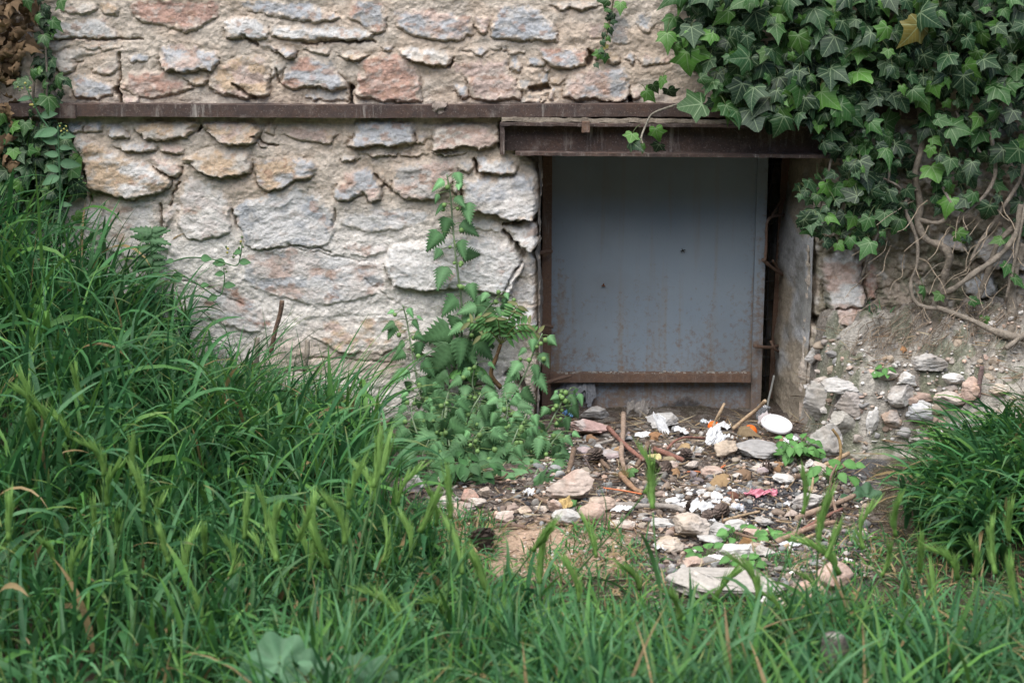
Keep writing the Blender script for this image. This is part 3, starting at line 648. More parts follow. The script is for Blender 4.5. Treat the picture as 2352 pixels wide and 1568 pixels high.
def lintel():
    xa = P(1153, 300, -.04)[0]; xb = P(1940, 300, -.04)[0]
    t = thing('steel_lintel_beam', 'heavy rusty steel channel beam lying over the door opening', 'beam', (xa, -.02, P(1500, 356, -.04)[2]))
    zt = P(1176, 283, -.05)[2]; zb = P(1176, 354, -.05)[2]
    def tf(V): V = V.copy(); V[:, 2] -= .0095 * (V[:, 0] - xa); return V
    M = Mesh(); boxgrid(M, (xa, -.018, zb + .004), (xb, .05, zt - .004), .006, amp=.0016, scale=40, tf=tf); M.build('web', M_RUST, t)
    M = Mesh(); boxgrid(M, (xa - .003, -.052, zt - .005), (xb, .05, zt + .001), .005, amp=.0022, scale=60, tf=tf); M.build('top_flange', M_RUST, t)
    M = Mesh(); boxgrid(M, (xa + .03, -.056, zb - .002), (xb, .05, zb + .005), .005, amp=.0016, scale=60, tf=tf); M.build('bottom_flange', M_RUST, t)
    M = Mesh(); boxgrid(M, (xa - .004, -.050, zb - .002), (xa + .006, .03, zt), .005, amp=.002, scale=60); M.build('end_plate', M_RUST, t)
    M = Mesh(); boxgrid(M, (xa, -.040, zt + .002), (xb, .02, zt + .011), .006, (.33, .28, .22), .004, 45, tf=tf); M.build('mortar_bed', M_STONE, t)
    a = P(1345, 292, -.055); M = Mesh(); boxgrid(M, a - [.008, .006, .012], a + [.009, .012, .012], .004, amp=.002, scale=80); M.build('clip', M_RUST2, t)
lintel()
# ------------------------------------------------------------------ sheet metal door with its hooks, post and wire mesh
def door():
    yd = .215; bl = P(1246, 950, yd); br = P(1745, 956, yd); x0, x1 = bl[0], P(1762, 370, yd)[0] + .002; z0 = bl[2]; z1 = P(1500, 352, yd)[2] + .03
    t = thing('metal_door', 'blue grey sheet metal cellar door spotted with rust, closing the low opening', 'door', (x0, yd, z0))
    def tf(V):
        V = V.copy(); s = (V[:, 2] - z0) / (z1 - z0)
        V[:, 1] += .004 * np.sin((V[:, 0] - x0) * 11 + V[:, 2] * 3) * np.sin(V[:, 2] * 9) + .02 * (1 - s) * 0; return V
    M = Mesh(); boxgrid(M, (x0, yd, z0), (x1, yd + .004, z1), .012, tf=tf); M.build('sheet', M_DOOR, t)
    w = x1 - x0
    M = Mesh(); boxgrid(M, (x0 - .002, yd - .016, z0 + .0), (x0 + .020, yd - .001, z1), .012, amp=.001); M.build('stile', M_RUST2, t)
    M = Mesh(); boxgrid(M, (x1 - .026, yd - .013, z0 - .002), (x1 - .001, yd - .001, z1), .012, amp=.001); M.build('stile', M_DOOR, t)
    zr = P(1500, 878, yd - .03)[2]; zr2 = P(1500, 860, yd - .03)[2]
    M = Mesh(); boxgrid(M, (x0 + .018, yd - .030, zr), (x1 - .029, yd - .025, zr2), .008, amp=.0012)
    boxgrid(M, (x0 + .018, yd - .026, zr2 - .004), (x1 - .029, yd - .002, zr2 + .001), .008, amp=.0012); M.build('bottom_rail', M_RUST2, t)
    M = Mesh(); c = (.40, .37, .33)
    for k in range(130):
        p = np.array([x0 + .03 + RNG.random() * (w - .07), yd - .004 - RNG.random() * .02, zr2 + .001]); r = RNG.uniform(.0008, .003)
        boxgrid(M, p - r, p + r * np.array([1.6, 1, .7]), .1, np.array(c) * RNG.uniform(.5, 1.2))
    M.build('grit', M_STONE, t)
    M = Mesh(); c = P(1568, 575, yd - .003)
    for a in (20, 110, 200, 235, 310): tube(M, [c, c + np.array([cos(radians(a)) * .007, -.004, sin(radians(a)) * .006])], .0012, .0005, (.03, .025, .02), 5)
    M.build('torn_bolt_hole', M_BARK, t)
    M = Mesh(); c = P(1386, 655, yd - .002)
    for a in (80, 200, 330): tube(M, [c, c + np.array([cos(radians(a)) * .005, -.003, sin(radians(a)) * .005])], .002, .001, (.16, .06, .03), 5)
    M.build('rusty_rivet', M_BARK, t)
    # iron post and wire mesh
    yp = .29; a = P(1808, 365, yp); b = P(1774, 960, yp); q = thing('iron_post', 'brown iron post standing in the gap right of the metal door', 'post', tuple(b))
    M = Mesh(); 
    def sh(V): V = V.copy(); s = (V[:, 2] - b[2]) / (a[2] - b[2]); V[:, 0] += (a[0] - b[0]) * s; return V
    boxgrid(M, (b[0] - .013, yp, b[2] - .05), (b[0] + .013, yp + .012, a[2] + .05), .012, amp=.001, tf=sh); M.build('flat_bar', M_RUST2, q)
    ym = .33; q = thing('wire_mesh', 'dark wire mesh screen behind the metal door, seen in the narrow gaps', 'wire mesh', (.35, ym, -.08))
    M = Mesh()
    for x in np.arange(.03, .75, .05): tube(M, [(x, ym, -.1), (x, ym, .64)], .0011, None, (.2, .2, .2), 5, n=2)
    for z in np.arange(-.08, .64, .048): tube(M, [(.02, ym + .002, z), (.76, ym + .002, z)], .0011, None, (.2, .2, .2), 5, n=2)
    M.build('grid', M_WIRE, q)
    M = Mesh(); boxgrid(M, (P(1240, 500, .3)[0] - .01, .27, -.1), (P(1240, 500, .3)[0] + .012, .29, .64), .03, amp=.001)
    o = M.build('iron_post', M_RUST2); tag(o, 'narrow dark iron bar in the black gap left of the metal door', 'post')
    for lab, pts, r in (("short rusty hook fixing the door's left edge, halfway up the stone side", [(1236, 582, .16), (1250, 578, .17), (1268, 577, .18)], .0045),
                        ("short rusty hook on the door's left edge, above the bottom rail", [(1236, 749, .15), (1252, 748, .17), (1270, 751, .18)], .004),
                        ("long rusty rod slanting across the left end of the door's bottom rail", [(1240, 884, .12), (1275, 872, .15), (1312, 862, .165)], .0045),
                        ("rusty twisted wire hook at the upper right edge of the door", [(1814, 492, .28), (1798, 494, .26), (1776, 496, .2), (1762, 512, .18), (1760, 560, .18), (1757, 600, .18)], .0038),
                        ("thin dark stem bending up from the upper right hook", [(1768, 503, .2), (1782, 480, .22), (1795, 455, .26)], .0028),
                        ("rusty rod leaning from the door's right edge to the plaster, mid height", [(1752, 596, .18), (1768, 610, .2), (1790, 626, .24), (1802, 632, .27)], .0045),
                        ("forked rusty hook low on the door's right edge", [(1731, 794, .18), (1755, 797, .19), (1775, 797, .22), (1790, 792, .27)], .0045)):
        M = Mesh(); tube(M, [P(*p) for p in pts], r, r * .85, (.09, .05, .04), 8, .3)
        if 'forked' in lab: tube(M, [P(1770, 782, .22), P(1778, 800, .22), P(1790, 808, .25)], .003, .003, (.09, .05, .04), 7, .3)
        if 'mid height' in lab: tube(M, [P(1775, 598, .2), P(1782, 612, .23), P(1790, 622, .24)], .003, .003, (.09, .05, .04), 7, .3)
        tag(M.build('iron_hook', M_RUST2), lab, 'hook', 'rusty hooks holding the metal door')
door()
# ------------------------------------------------------------------ leaves
def batch(M, TV, TF, pos, ax, ay, az, scale, col, TC=None, TU=None, vary=None):
    """copies of a leaf template: ax, ay, az are the leaf's own axes (N x 3)"""
    N = len(pos); k = len(TV); sc = np.asarray(scale).reshape(N, 1, 1) if np.ndim(scale) else scale
    T = TV[None] * (vary if vary is not None else 1)
    V = pos[:, None] + sc * (T[..., 0:1] * ax[:, None] + T[..., 1:2] * ay[:, None] + T[..., 2:3] * az[:, None])
    C = np.repeat(np.asarray(col)[:, None], k, 1)
    if TC is not None: C = C * TC[None, :, None]
    F = [(f[None] + (np.arange(N) * k)[:, None, None]).reshape(-1, f.shape[1]) for f in TF]
    M.add(V.reshape(-1, 3), F, C.reshape(-1, 3), np.tile(TU, (N, 1)) if TU is not None else None)
def frame(nrm, tip):
    """leaf axes from a normal and a tip direction"""
    nrm = nrm / np.linalg.norm(nrm, axis=-1, keepdims=True)
    ay = tip - (tip * nrm).sum(-1, keepdims=True) * nrm; ay /= np.linalg.norm(ay, axis=-1, keepdims=True) + 1e-9
    return np.cross(ay, nrm), ay, nrm
def ivy_template(lob=1.0, pointed=1.0):
    h = [(.0, -.02), (.10, -.15), (.27, -.21), (.42, -.13), (.47, .02), (.43, .13), (.60 * lob, .25), (.70 * lob, .36), (.50, .41), (.33, .46), (.24, .60), (.12, .82), (0, 1.02 * pointed)]
    zed = [0, -.02, -.05, -.07, -.06, -.03, -.08, -.14, -.07, -.03, -.03, -.08, -.20]
    out = [(x, y, z) for (x, y), z in zip(h, zed)]; full = out + [(-x, y, z) for x, y, z in out[-2:0:-1]]
    n = len(full); c = np.array([[0, .12, .02]]); O = np.array(full); I = c + (O - c) * .5; I[:, 2] = .035 + O[:, 2] * .2
    V = np.vstack([c, I, O]); a = np.arange(n); b = (a + 1) % n
    F3 = np.stack([np.zeros(n, int), 1 + b, 1 + a], -1); F4 = np.stack([1 + a, 1 + b, 1 + n + b, 1 + n + a], -1)
    return V, [F3, F4], V[:, :2] - [0, 0]
IV = [ivy_template(1, 1), ivy_template(.8, 1.1), ivy_template(.92, .85)]
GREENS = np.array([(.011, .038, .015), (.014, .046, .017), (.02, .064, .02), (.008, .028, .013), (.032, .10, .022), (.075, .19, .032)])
def ivy_leaves(M, pos, size, bright=None, spread=.55, seed=0, face=None):
    R = np.random.default_rng(seed); N = len(pos); pos = np.asarray(pos, float)
    for t in range(3):
        i = np.where(np.arange(N) % 3 == t)[0]; n = len(i)
        if not n: continue
        nr = np.stack([R.normal(0, spread, n), -np.ones(n), .45 + R.normal(0, spread * .8, n)], 1)
        a = R.normal(0, .85, n); tip = np.stack([np.sin(a), -.2 + 0 * a, -np.cos(a)], 1)
        ax, ay, az = frame(nr, tip)
        ci = R.choice(6, n, p=[.22, .20, .18, .18, .14, .08]); c = GREENS[ci].copy()
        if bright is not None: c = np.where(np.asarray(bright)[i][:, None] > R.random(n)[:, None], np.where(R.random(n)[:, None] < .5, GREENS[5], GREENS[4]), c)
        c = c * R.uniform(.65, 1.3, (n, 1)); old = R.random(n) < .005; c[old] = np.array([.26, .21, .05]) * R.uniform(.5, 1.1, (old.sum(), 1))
        V, F, U = IV[t]; va = np.ones((n, 1, 3)); va[:, 0, 0] = R.uniform(.8, 1.15, n); va[:, 0, 2] = R.uniform(-.2, 2.2, n)
        batch(M, V, F, pos[i], ax, ay, az, np.asarray(size)[i], c, None, U, va)
def stalks(M, pos, R, L=.03, col=(.10, .13, .05), r=.0009):
    for p in pos:
        d = np.array([R.normal(0, .5), .55, R.uniform(.1, 1)]); d = d / np.linalg.norm(d) * L * R.uniform(.6, 1.4)
        tube(M, [p, p + d * .5 + [0, 0, .004], p + d], r, r, col, 4, n=2)
VINE = (.245, .21, .17)
def ivy_right():
    t = thing('ivy', 'large dark green ivy hanging over the beam at right, with gnarled pale stems', 'ivy', (.95, 0, .2))
    R = np.random.default_rng(3); M = Mesh(); pos = []; size = []; br = []
    def fill(poly, n, smin, smax, ymin, ymax, b=.1, dmin=0.):
        poly = np.array(poly, float); lo, hi = poly.min(0), poly.max(0); k = 0; pts = []; tries = 0
        while k < n and tries < 12:
            tries += 1
            q = R.uniform(lo, hi, (4 * n, 2)); q = q[inpoly(q[:, 0], q[:, 1], poly)]
            for u, v in q:
                if k >= n: break
                if dmin and pts and min((u - a) ** 2 + (v - c) ** 2 for a, c in pts[-60:]) < dmin ** 2: continue
                y = R.uniform(ymin, ymax); p = P(u, v, -y); pts.append((u, v))
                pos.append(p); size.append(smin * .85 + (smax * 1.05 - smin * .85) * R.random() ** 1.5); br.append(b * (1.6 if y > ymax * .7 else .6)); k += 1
    dense = [(1560, -60), (2420, -60), (2420, 190), (2300, 200), (2160, 230), (1960, 215), (1850, 245), (1700, 230), (1640, 205), (1600, 150), (1545, 40)]
    fill(dense, 620, .026, .060, .02, .13, .14, 11)
    fill([(1590, -60), (2420, -60), (2420, 160), (2150, 190), (1900, 190), (1650, 160)], 200, .03, .05, .012, .05, .04, 14)
    fill([(1650, 160), (1900, 180), (1960, 250), (1880, 290), (1740, 262), (1640, 235)], 70, .03, .062, .06, .13, .15, 22)
    fill([(1860, 215), (2010, 210), (2060, 340), (1960, 380), (1890, 330), (1850, 260)], 75, .026, .052, .05, .12, .08, 20)
    fill([(1950, 330), (2090, 300), (2100, 500), (2010, 510), (1940, 440)], 62, .022, .044, .03, .09, .12, 20)
    fill([(1835, 410), (1960, 370), (2050, 430), (2030, 560), (1900, 570), (1840, 500)], 85, .022, .048, .05, .14, .18, 16)
    fill([(2125, 200), (2230, 200), (2240, 460), (2150, 480), (2130, 330)], 46, .024, .05, .04, .11, .25, 22)
    fill([(2230, 180), (2400, 180), (2400, 400), (2260, 400)], 50, .024, .048, .03, .12, .12, 22)
    fill([(2240, 400), (2400, 400), (2400, 560), (2300, 540)], 12, .03, .05, .04, .1, .2, 28)
    for u, v, s, b in [(1532, 92, 50, 1), (1582, 88, 44, 1), (1577, 140, 66, .9), (1500, 205, 34, .8), (1522, 190, 36, .7), (1535, 218, 40, .2), (1484, 222, 42, .6), (1612, 262, 76, .8), (1550, 110, 30, 1), (1608, 190, 36, 1),
                       (1452, 318, 36, .7), (1506, 308, 42, .8), (1450, 340, 46, .1), (1514, 342, 34, .2), (1476, 340, 24, 1), (1690, 270, 46, .1), (1740, 275, 50, .1), (1790, 265, 64, .8), (1850, 240, 52, .3), (1930, 262, 70, .1), (1840, 210, 68, .9),
                       (2300, 560, 34, .7), (2200, 545, 40, .8), (2225, 552, 34, .3), (2120, 670, 34, .9), (2160, 685, 30, .7), (2005, 572, 30, 1), (2230, 700, 34, .9), (2200, 735, 30, .6), (2315, 620, 40, .3), (2330, 650, 44, .9), (2260, 740, 34, .7), (1862, 520, 40, .4), (1850, 505, 36, .4)]:
        pos.append(P(u, v - s * .3, -.13 if v < 560 else -.1)); size.append(s / 1000 * .85); br.append(b)
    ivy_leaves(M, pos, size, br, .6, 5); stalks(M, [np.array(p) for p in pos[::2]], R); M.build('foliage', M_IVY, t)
    def stem(pts, r0, r1, jit=.32, col=VINE, name='stem'):
        r0 *= .78; r1 *= .78; pts = [(a + (R.normal(0, 2.2) if 0 < i_ < len(pts) - 1 else 0), b, c) for i_, (a, b, c) in enumerate(pts)]
        m = Mesh(); tube(m, [P(*p) for p in pts], r0, r1, col, 10, jit, 8, R.random() * 9); m.build(name, M_BARK, t)
    stem([(2105, 150, -.02), (2108, 230, -.035), (2118, 330, -.04), (2100, 400, -.045), (2112, 470, -.04), (2108, 510, -.05), (2128, 548, -.06), (2160, 566, -.07), (2182, 590, -.08), (2172, 630, -.07), (2163, 672, -.06), (2168, 700, -.05)], .008, .0135)
    stem([(2340, 60, -.05), (2325, 150, -.05), (2290, 215, -.06), (2268, 262, -.06), (2280, 330, -.07), (2285, 400, -.07), (2262, 450, -.08), (2218, 488, -.09), (2200, 512, -.08)], .0065, .0055)
    stem([(2180, 500, -.08), (2150, 512, -.07), (2110, 505, -.05)], .006, .007)
    stem([(2088, 430, -.05), (2080, 480, -.06), (2096, 520, -.07), (2108, 560, -.08), (2100, 610, -.09), (2088, 650, -.09), (2100, 690, -.1), (2128, 706, -.1), (2160, 708, -.1)], .005, .0062)
    stem([(2345, 470, -.07), (2330, 540, -.09), (2290, 590, -.1), (2240, 625, -.11), (2195, 660, -.11), (2172, 672, -.1)], .0085, .008)
    stem([(2352, 300, -.04), (2348, 400, -.06), (2300, 480, -.07), (2250, 560, -.08), (2230, 600, -.09)], .006, .005)
    stem([(2390, 480, -.03), (2330, 520, -.05), (2290, 560, -.06), (2265, 640, -.07), (2240, 700, -.08)], .011, .007)
    stem([(2366, 330, -.08), (2352, 470, -.1), (2330, 600, -.1), (2310, 690, -.1)], .004, .0045)
    stem([(2352, 560, -.06), (2330, 640, -.07), (2322, 720, -.09), (2318, 790, -.12)], .012, .015)
    stem([(2150, 705, -.1), (2230, 735, -.13), (2290, 762, -.16), (2340, 775, -.18), (2400, 778, -.2)], .007, .012)
    stem([(2380, 748, -.16), (2345, 775, -.19), (2310, 800, -.21)], .008, .007)
    stem([(2056, 455, -.05), (2030, 515, -.07), (2005, 560, -.09), (1990, 600, -.09), (1980, 635, -.08)], .0045, .004)
    stem([(1912, 292, -.07), (1908, 330, -.07), (1905, 390, -.075), (1906, 405, -.07)], .004, .0032)
    stem([(2040, 265, -.05), (2036, 320, -.05), (2042, 380, -.06), (2040, 420, -.06)], .0038, .0034)
    stem([(2046, 115, -.05), (2046, 180, -.05), (2040, 220, -.05)], .003, .003)
    stem([(2020, 405, -.05), (2060, 425, -.06), (2078, 440, -.05), (2110, 436, -.05)], .003, .003)
    stem([(2195, 255, -.06), (2215, 290, -.07), (2235, 330, -.07), (2260, 365, -.07)], .004, .004)
    stem([(2060, 215, -.04), (2070, 240, -.05), (2068, 265, -.05)], .003, .003)
    stem([(2165, 430, -.07), (2180, 460, -.09), (2195, 480, -.1)], .004, .004)
    stem([(1562, 238, -.05), (1530, 246, -.07), (1500, 262, -.08), (1484, 290, -.08), (1474, 318, -.09), (1478, 334, -.1)], .0028, .0026, .1, (.34, .31, .25), 'hanging_shoot')
    stem([(2180, 600, -.07), (2150, 610, -.08), (2120, 640, -.09)], .0015, .001); stem([(2352, 260, -.03), (2362, 420, -.03)], .005, .005)
    for k in range(46):                                    # fine rootlets over the ledge and wall
        u = R.uniform(2000, 2350); v = R.uniform(440, 740); pts = [(u, v, -.06)]
        du = R.uniform(-22, 14)
        for j in range(4): u += du + R.uniform(-9, 9); v += R.uniform(8, 30); pts.append((u, v, -.06 - .03 * j))
        m_ = pts; stem(m_, R.uniform(.0012, .0026), .0008, .1, (.33, .27, .2), 'rootlet')
ivy_right()
def ivy_left():
    t = thing('ivy', 'light strand of fresh green ivy climbing the left edge of the wall', 'ivy', (-1.05, 0, .45)); R = np.random.default_rng(9)
    M = Mesh(); L = [(140, 12, 44), (120, 58, 42), (100, 92, 42), (85, 42, 28), (62, 8, 34), (118, 148, 36), (75, 170, 34), (92, 165, 26), (132, 186, 46), (38, 196, 34), (65, 192, 32), (110, 240, 66), (100, 208, 30), (150, 190, 30), (28, 300, 36), (58, 292, 40), (66, 352, 34), (3, 272, 40),
                     (100, 318, 30), (150, 330, 36), (30, 352, 34), (90, 355, 26), (48, 430, 46), (20, 410, 34)]
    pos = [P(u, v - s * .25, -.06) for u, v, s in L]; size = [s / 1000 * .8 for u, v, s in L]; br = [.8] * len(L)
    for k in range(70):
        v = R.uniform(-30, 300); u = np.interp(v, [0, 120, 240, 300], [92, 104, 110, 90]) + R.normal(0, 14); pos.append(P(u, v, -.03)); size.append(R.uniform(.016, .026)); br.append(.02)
    for k in range(170):
        u = R.uniform(-120, 175); v = R.uniform(270, 520); 
        if u > 100 and v < 300: continue
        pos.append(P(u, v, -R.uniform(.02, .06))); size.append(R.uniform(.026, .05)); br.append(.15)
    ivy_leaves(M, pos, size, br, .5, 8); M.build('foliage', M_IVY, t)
    for pts in ([(90, -20, -.02), (104, 100, -.03), (108, 200, -.035), (100, 300, -.03), (70, 420, -.03)], [(75, 60, -.02), (80, 160, -.02), (70, 290, -.03)], [(20, 300, -.03), (5, 400, -.03), (30, 480, -.03)]):
        M = Mesh(); tube(M, [P(*p) for p in pts], .0025, .003, VINE, 7, .2, 8); M.build('stem', M_BARK, t)
    t = thing('ivy', 'thin ivy runner with a few bright leaves hanging above the middle of the iron band', 'ivy', (.21, 0, .82))
    M = Mesh(); L = [(1398, 8, 34, 1), (1425, 14, 34, 1), (1378, 128, 26, 1), (1390, 132, 26, 1), (1368, 150, 16, .6)]
    for k, v in enumerate(range(26, 128, 9)): L.append((1410 - v * .22 + (6 if k % 2 else -6), v, 22 - k * .4, 0))
    ivy_leaves(M, [P(u, v - s * .2, -.035) for u, v, s, b in L], [s / 1000 * .8 for u, v, s, b in L], [b for *_, b in L], .45, 12); M.build('foliage', M_IVY, t)
    M = Mesh(); tube(M, [P(1412, -20, -.02), P(1402, 40, -.025), P(1392, 90, -.025), P(1382, 135, -.03)], .0018, .0012, (.16, .14, .08), 6); M.build('stem', M_BARK, t)
    # withered brown leaves in the corner
    M = Mesh(); n = 620; R = np.random.default_rng(21); q = R.uniform([-160, -40], [85, 420], (n * 3, 2)); q = q[(q[:, 0] < np.interp(q[:, 1], [0, 90, 200, 420], [84, 70, 30, 25]))][:n]; n = len(q)
    pos = np.array([P(u, v, -R.uniform(.01, .07)) for u, v in q]); nr = R.normal(0, 1, (n, 3)); nr[:, 1] = -np.abs(nr[:, 1]) - .3; ax, ay, az = frame(nr, R.normal(0, 1, (n, 3)))
    V, F, U = IV[1]; va = np.ones((n, 1, 3)); va[:, 0, 2] = R.uniform(.5, 2.6, n); va[:, 0, 0] = R.uniform(.5, .9, n)
    c = np.array([.21, .14, .08]) * R.uniform(.45, 1.5, (n, 1)); batch(M, V, F, pos, ax, ay, az, R.uniform(.018, .036, n), c, None, None, va)
    tag(M.build('withered_leaves', M_LITTER), 'mass of withered brown curled leaves in the top left corner of the wall', 'dead leaves')
ivy_left()
# ------------------------------------------------------------------ grass
def blades(M, base, az, lean, length, width, curve, col, nseg=8, fold=.25, twist=None, p=1.6):
    """base N x 3; az heading; lean start angle from upright; curve total extra bend"""
    N = len(base); s = np.linspace(0, 1, nseg + 1)[None]
    phi = lean[:, None] + curve[:, None] * s ** p; ds = (length / nseg)[:, None]
    r = np.concatenate([np.zeros((N, 1)), np.cumsum(np.sin(phi[:, 1:]) * ds, 1)], 1); z = np.concatenate([np.zeros((N, 1)), np.cumsum(np.cos(phi[:, 1:]) * ds, 1)], 1)
    side = (RNG.normal(0, .12, N)[:, None] * s ** 2) * length[:, None]
    hx, hy = np.cos(az)[:, None], np.sin(az)[:, None]
    C = base[:, None] + np.stack([r * hx - side * hy, r * hy + side * hx, z], -1)
    w = width[:, None] * np.minimum(1, .45 + s * 3) * (1 - s ** 3.2) * .5 + .0002
    tw = (twist[:, None] if twist is not None else RNG.normal(0, .5, N)[:, None]) * s * 1.6 + RNG.normal(0, .3, N)[:, None]
    sx = np.stack([-hy * np.cos(tw), hx * np.cos(tw), np.sin(tw)], -1)
    nrm = np.stack([-np.cos(phi) * hx, -np.cos(phi) * hy, np.sin(phi)], -1)
    A = C + sx * w[..., None] + nrm * (w * fold)[..., None]; B = C - sx * w[..., None] + nrm * (w * fold)[..., None]
    V = np.stack([A, C, B], 2).reshape(-1, 3); k = (nseg + 1) * 3
    a = np.arange(nseg)[:, None] * 3 + np.arange(2)[None]; a = a.ravel(); f = np.stack([a, a + 1, a + 4, a + 3], -1)
    F = (f[None] + (np.arange(N) * k)[:, None, None]).reshape(-1, 4)
    cc = np.repeat(col[:, None], nseg + 1, 1); tip = S((s - .8) / .2)[..., None] * RNG.random((N, 1, 1)) * (RNG.random((N, 1, 1)) < .35)
    cc = cc * (1 - tip) + np.array([.28, .26, .09]) * tip
    M.add(V, F, np.repeat(cc[:, :, None], 3, 2).reshape(-1, 3))
GC = np.array([(.052, .160, .052), (.036, .118, .045), (.076, .195, .078), (.068, .182, .040), (.10, .228, .050)])
def gcol(n, dry=.03):
    c = GC[RNG.choice(5, n, p=[.3, .25, .2, .15, .1])] * RNG.uniform(.75, 1.3, (n, 1)); d = RNG.random(n) < dry; c[d] = np.array([.30, .22, .11]) * RNG.uniform(.6, 1.2, (d.sum(), 1)); return c
def scatter(n, x0, x1, y0, y1, dens):
    out = np.zeros((0, 2))
    for _ in range(60):
        if len(out) >= n: break
        q = RNG.uniform([x0, y0], [x1, y1], (n * 2, 2)); k = RNG.random(len(q)) < dens(q[:, 0], q[:, 1]); out = np.vstack([out, q[k]])
    return out[:n]
def bound(y):                                              # right hand limit of the tall grass on the left
    return np.interp(y, [-2, -1.25, -1.05, -.8, -.5, -.2, 0], [.1, -.05, -.16, -.22, -.27, -.30, -.33])
def tall_grass():
    M = Mesh()
    nb = lambda x, y: fbm(x * 7, y * 7, 3, 101)
    q = scatter(3000, -1.75, .1, -1.95, .02, lambda x, y: S((bound(y) - x + .03) / .12) * (.35 + .9 * (nb(x, y) > .47)) * np.where(y > -1.1, 1, .9))
    for rep in range(4):                                   # four leaves to a culm
        n = len(q); x, y = q[:, 0], q[:, 1]
        hgt = np.interp(y, [-1.9, -1.3, -.9, -.3, 0], [.16, .20, .30, .32, .30]) * np.interp(x, [-1.3, -.95, -.75, -.5, -.3, 0], [.76, .86, .80, .64, .62, .60]) * np.clip(.75 + .6 * nb(x * .7, y * .7), .7, 1.25)
        hgt = hgt * np.where(y > -.4, np.interp(x, [-.95, -.7, -.5, -.35], [1, .75, .55, .6]), 1)
        off = hgt * (.02 + .16 * rep); z = H(x, y) + off * RNG.uniform(.5, 1, n)
        az = RNG.uniform(0, 2 * pi, n); tow = RNG.random(n) < .5; az = np.where(tow, RNG.normal(-pi / 2 + .5, .9, n), az)
        L = hgt * RNG.uniform(.65, 1.15, n)
        blades(M, np.stack([x + RNG.normal(0, .008, n), y, z], 1), az, RNG.uniform(.03, .45, n), L, RNG.choice([.004, .0065, .009, .0125], n) * RNG.uniform(.8, 1.2, n), RNG.uniform(.1, 2.4, n) * np.where(tow, 1.15, 1), gcol(n, .03), 9)
    n = 130; x = RNG.uniform(-.66, -.33, n); y = RNG.uniform(-.5, -.12, n)     # long thin leaves leaning right against the wall
    blades(M, np.stack([x, y, H(x, y)], 1), RNG.normal(.15, .35, n), RNG.uniform(.15, .7, n), RNG.uniform(.16, .33, n), RNG.uniform(.003, .008, n), RNG.uniform(.1, 1.5, n), gcol(n, .02), 9)
    # culms
    k = q[::4]; n = len(k)
    blades(M, np.stack([k[:, 0], k[:, 1], H(k[:, 0], k[:, 1])], 1), RNG.uniform(0, 6.28, n), RNG.uniform(0, .15, n), RNG.uniform(.16, .26, n), np.full(n, .003), RNG.uniform(.05, .5, n), gcol(n, 0) * 1.2, 5)
    tag(M.build('tall_grass', M_GRASS, loc=(-.8, -.8, 0)), 'dense tall arching green grass covering the left bank and foot of the wall', 'grass', kind='stuff')
tall_grass()
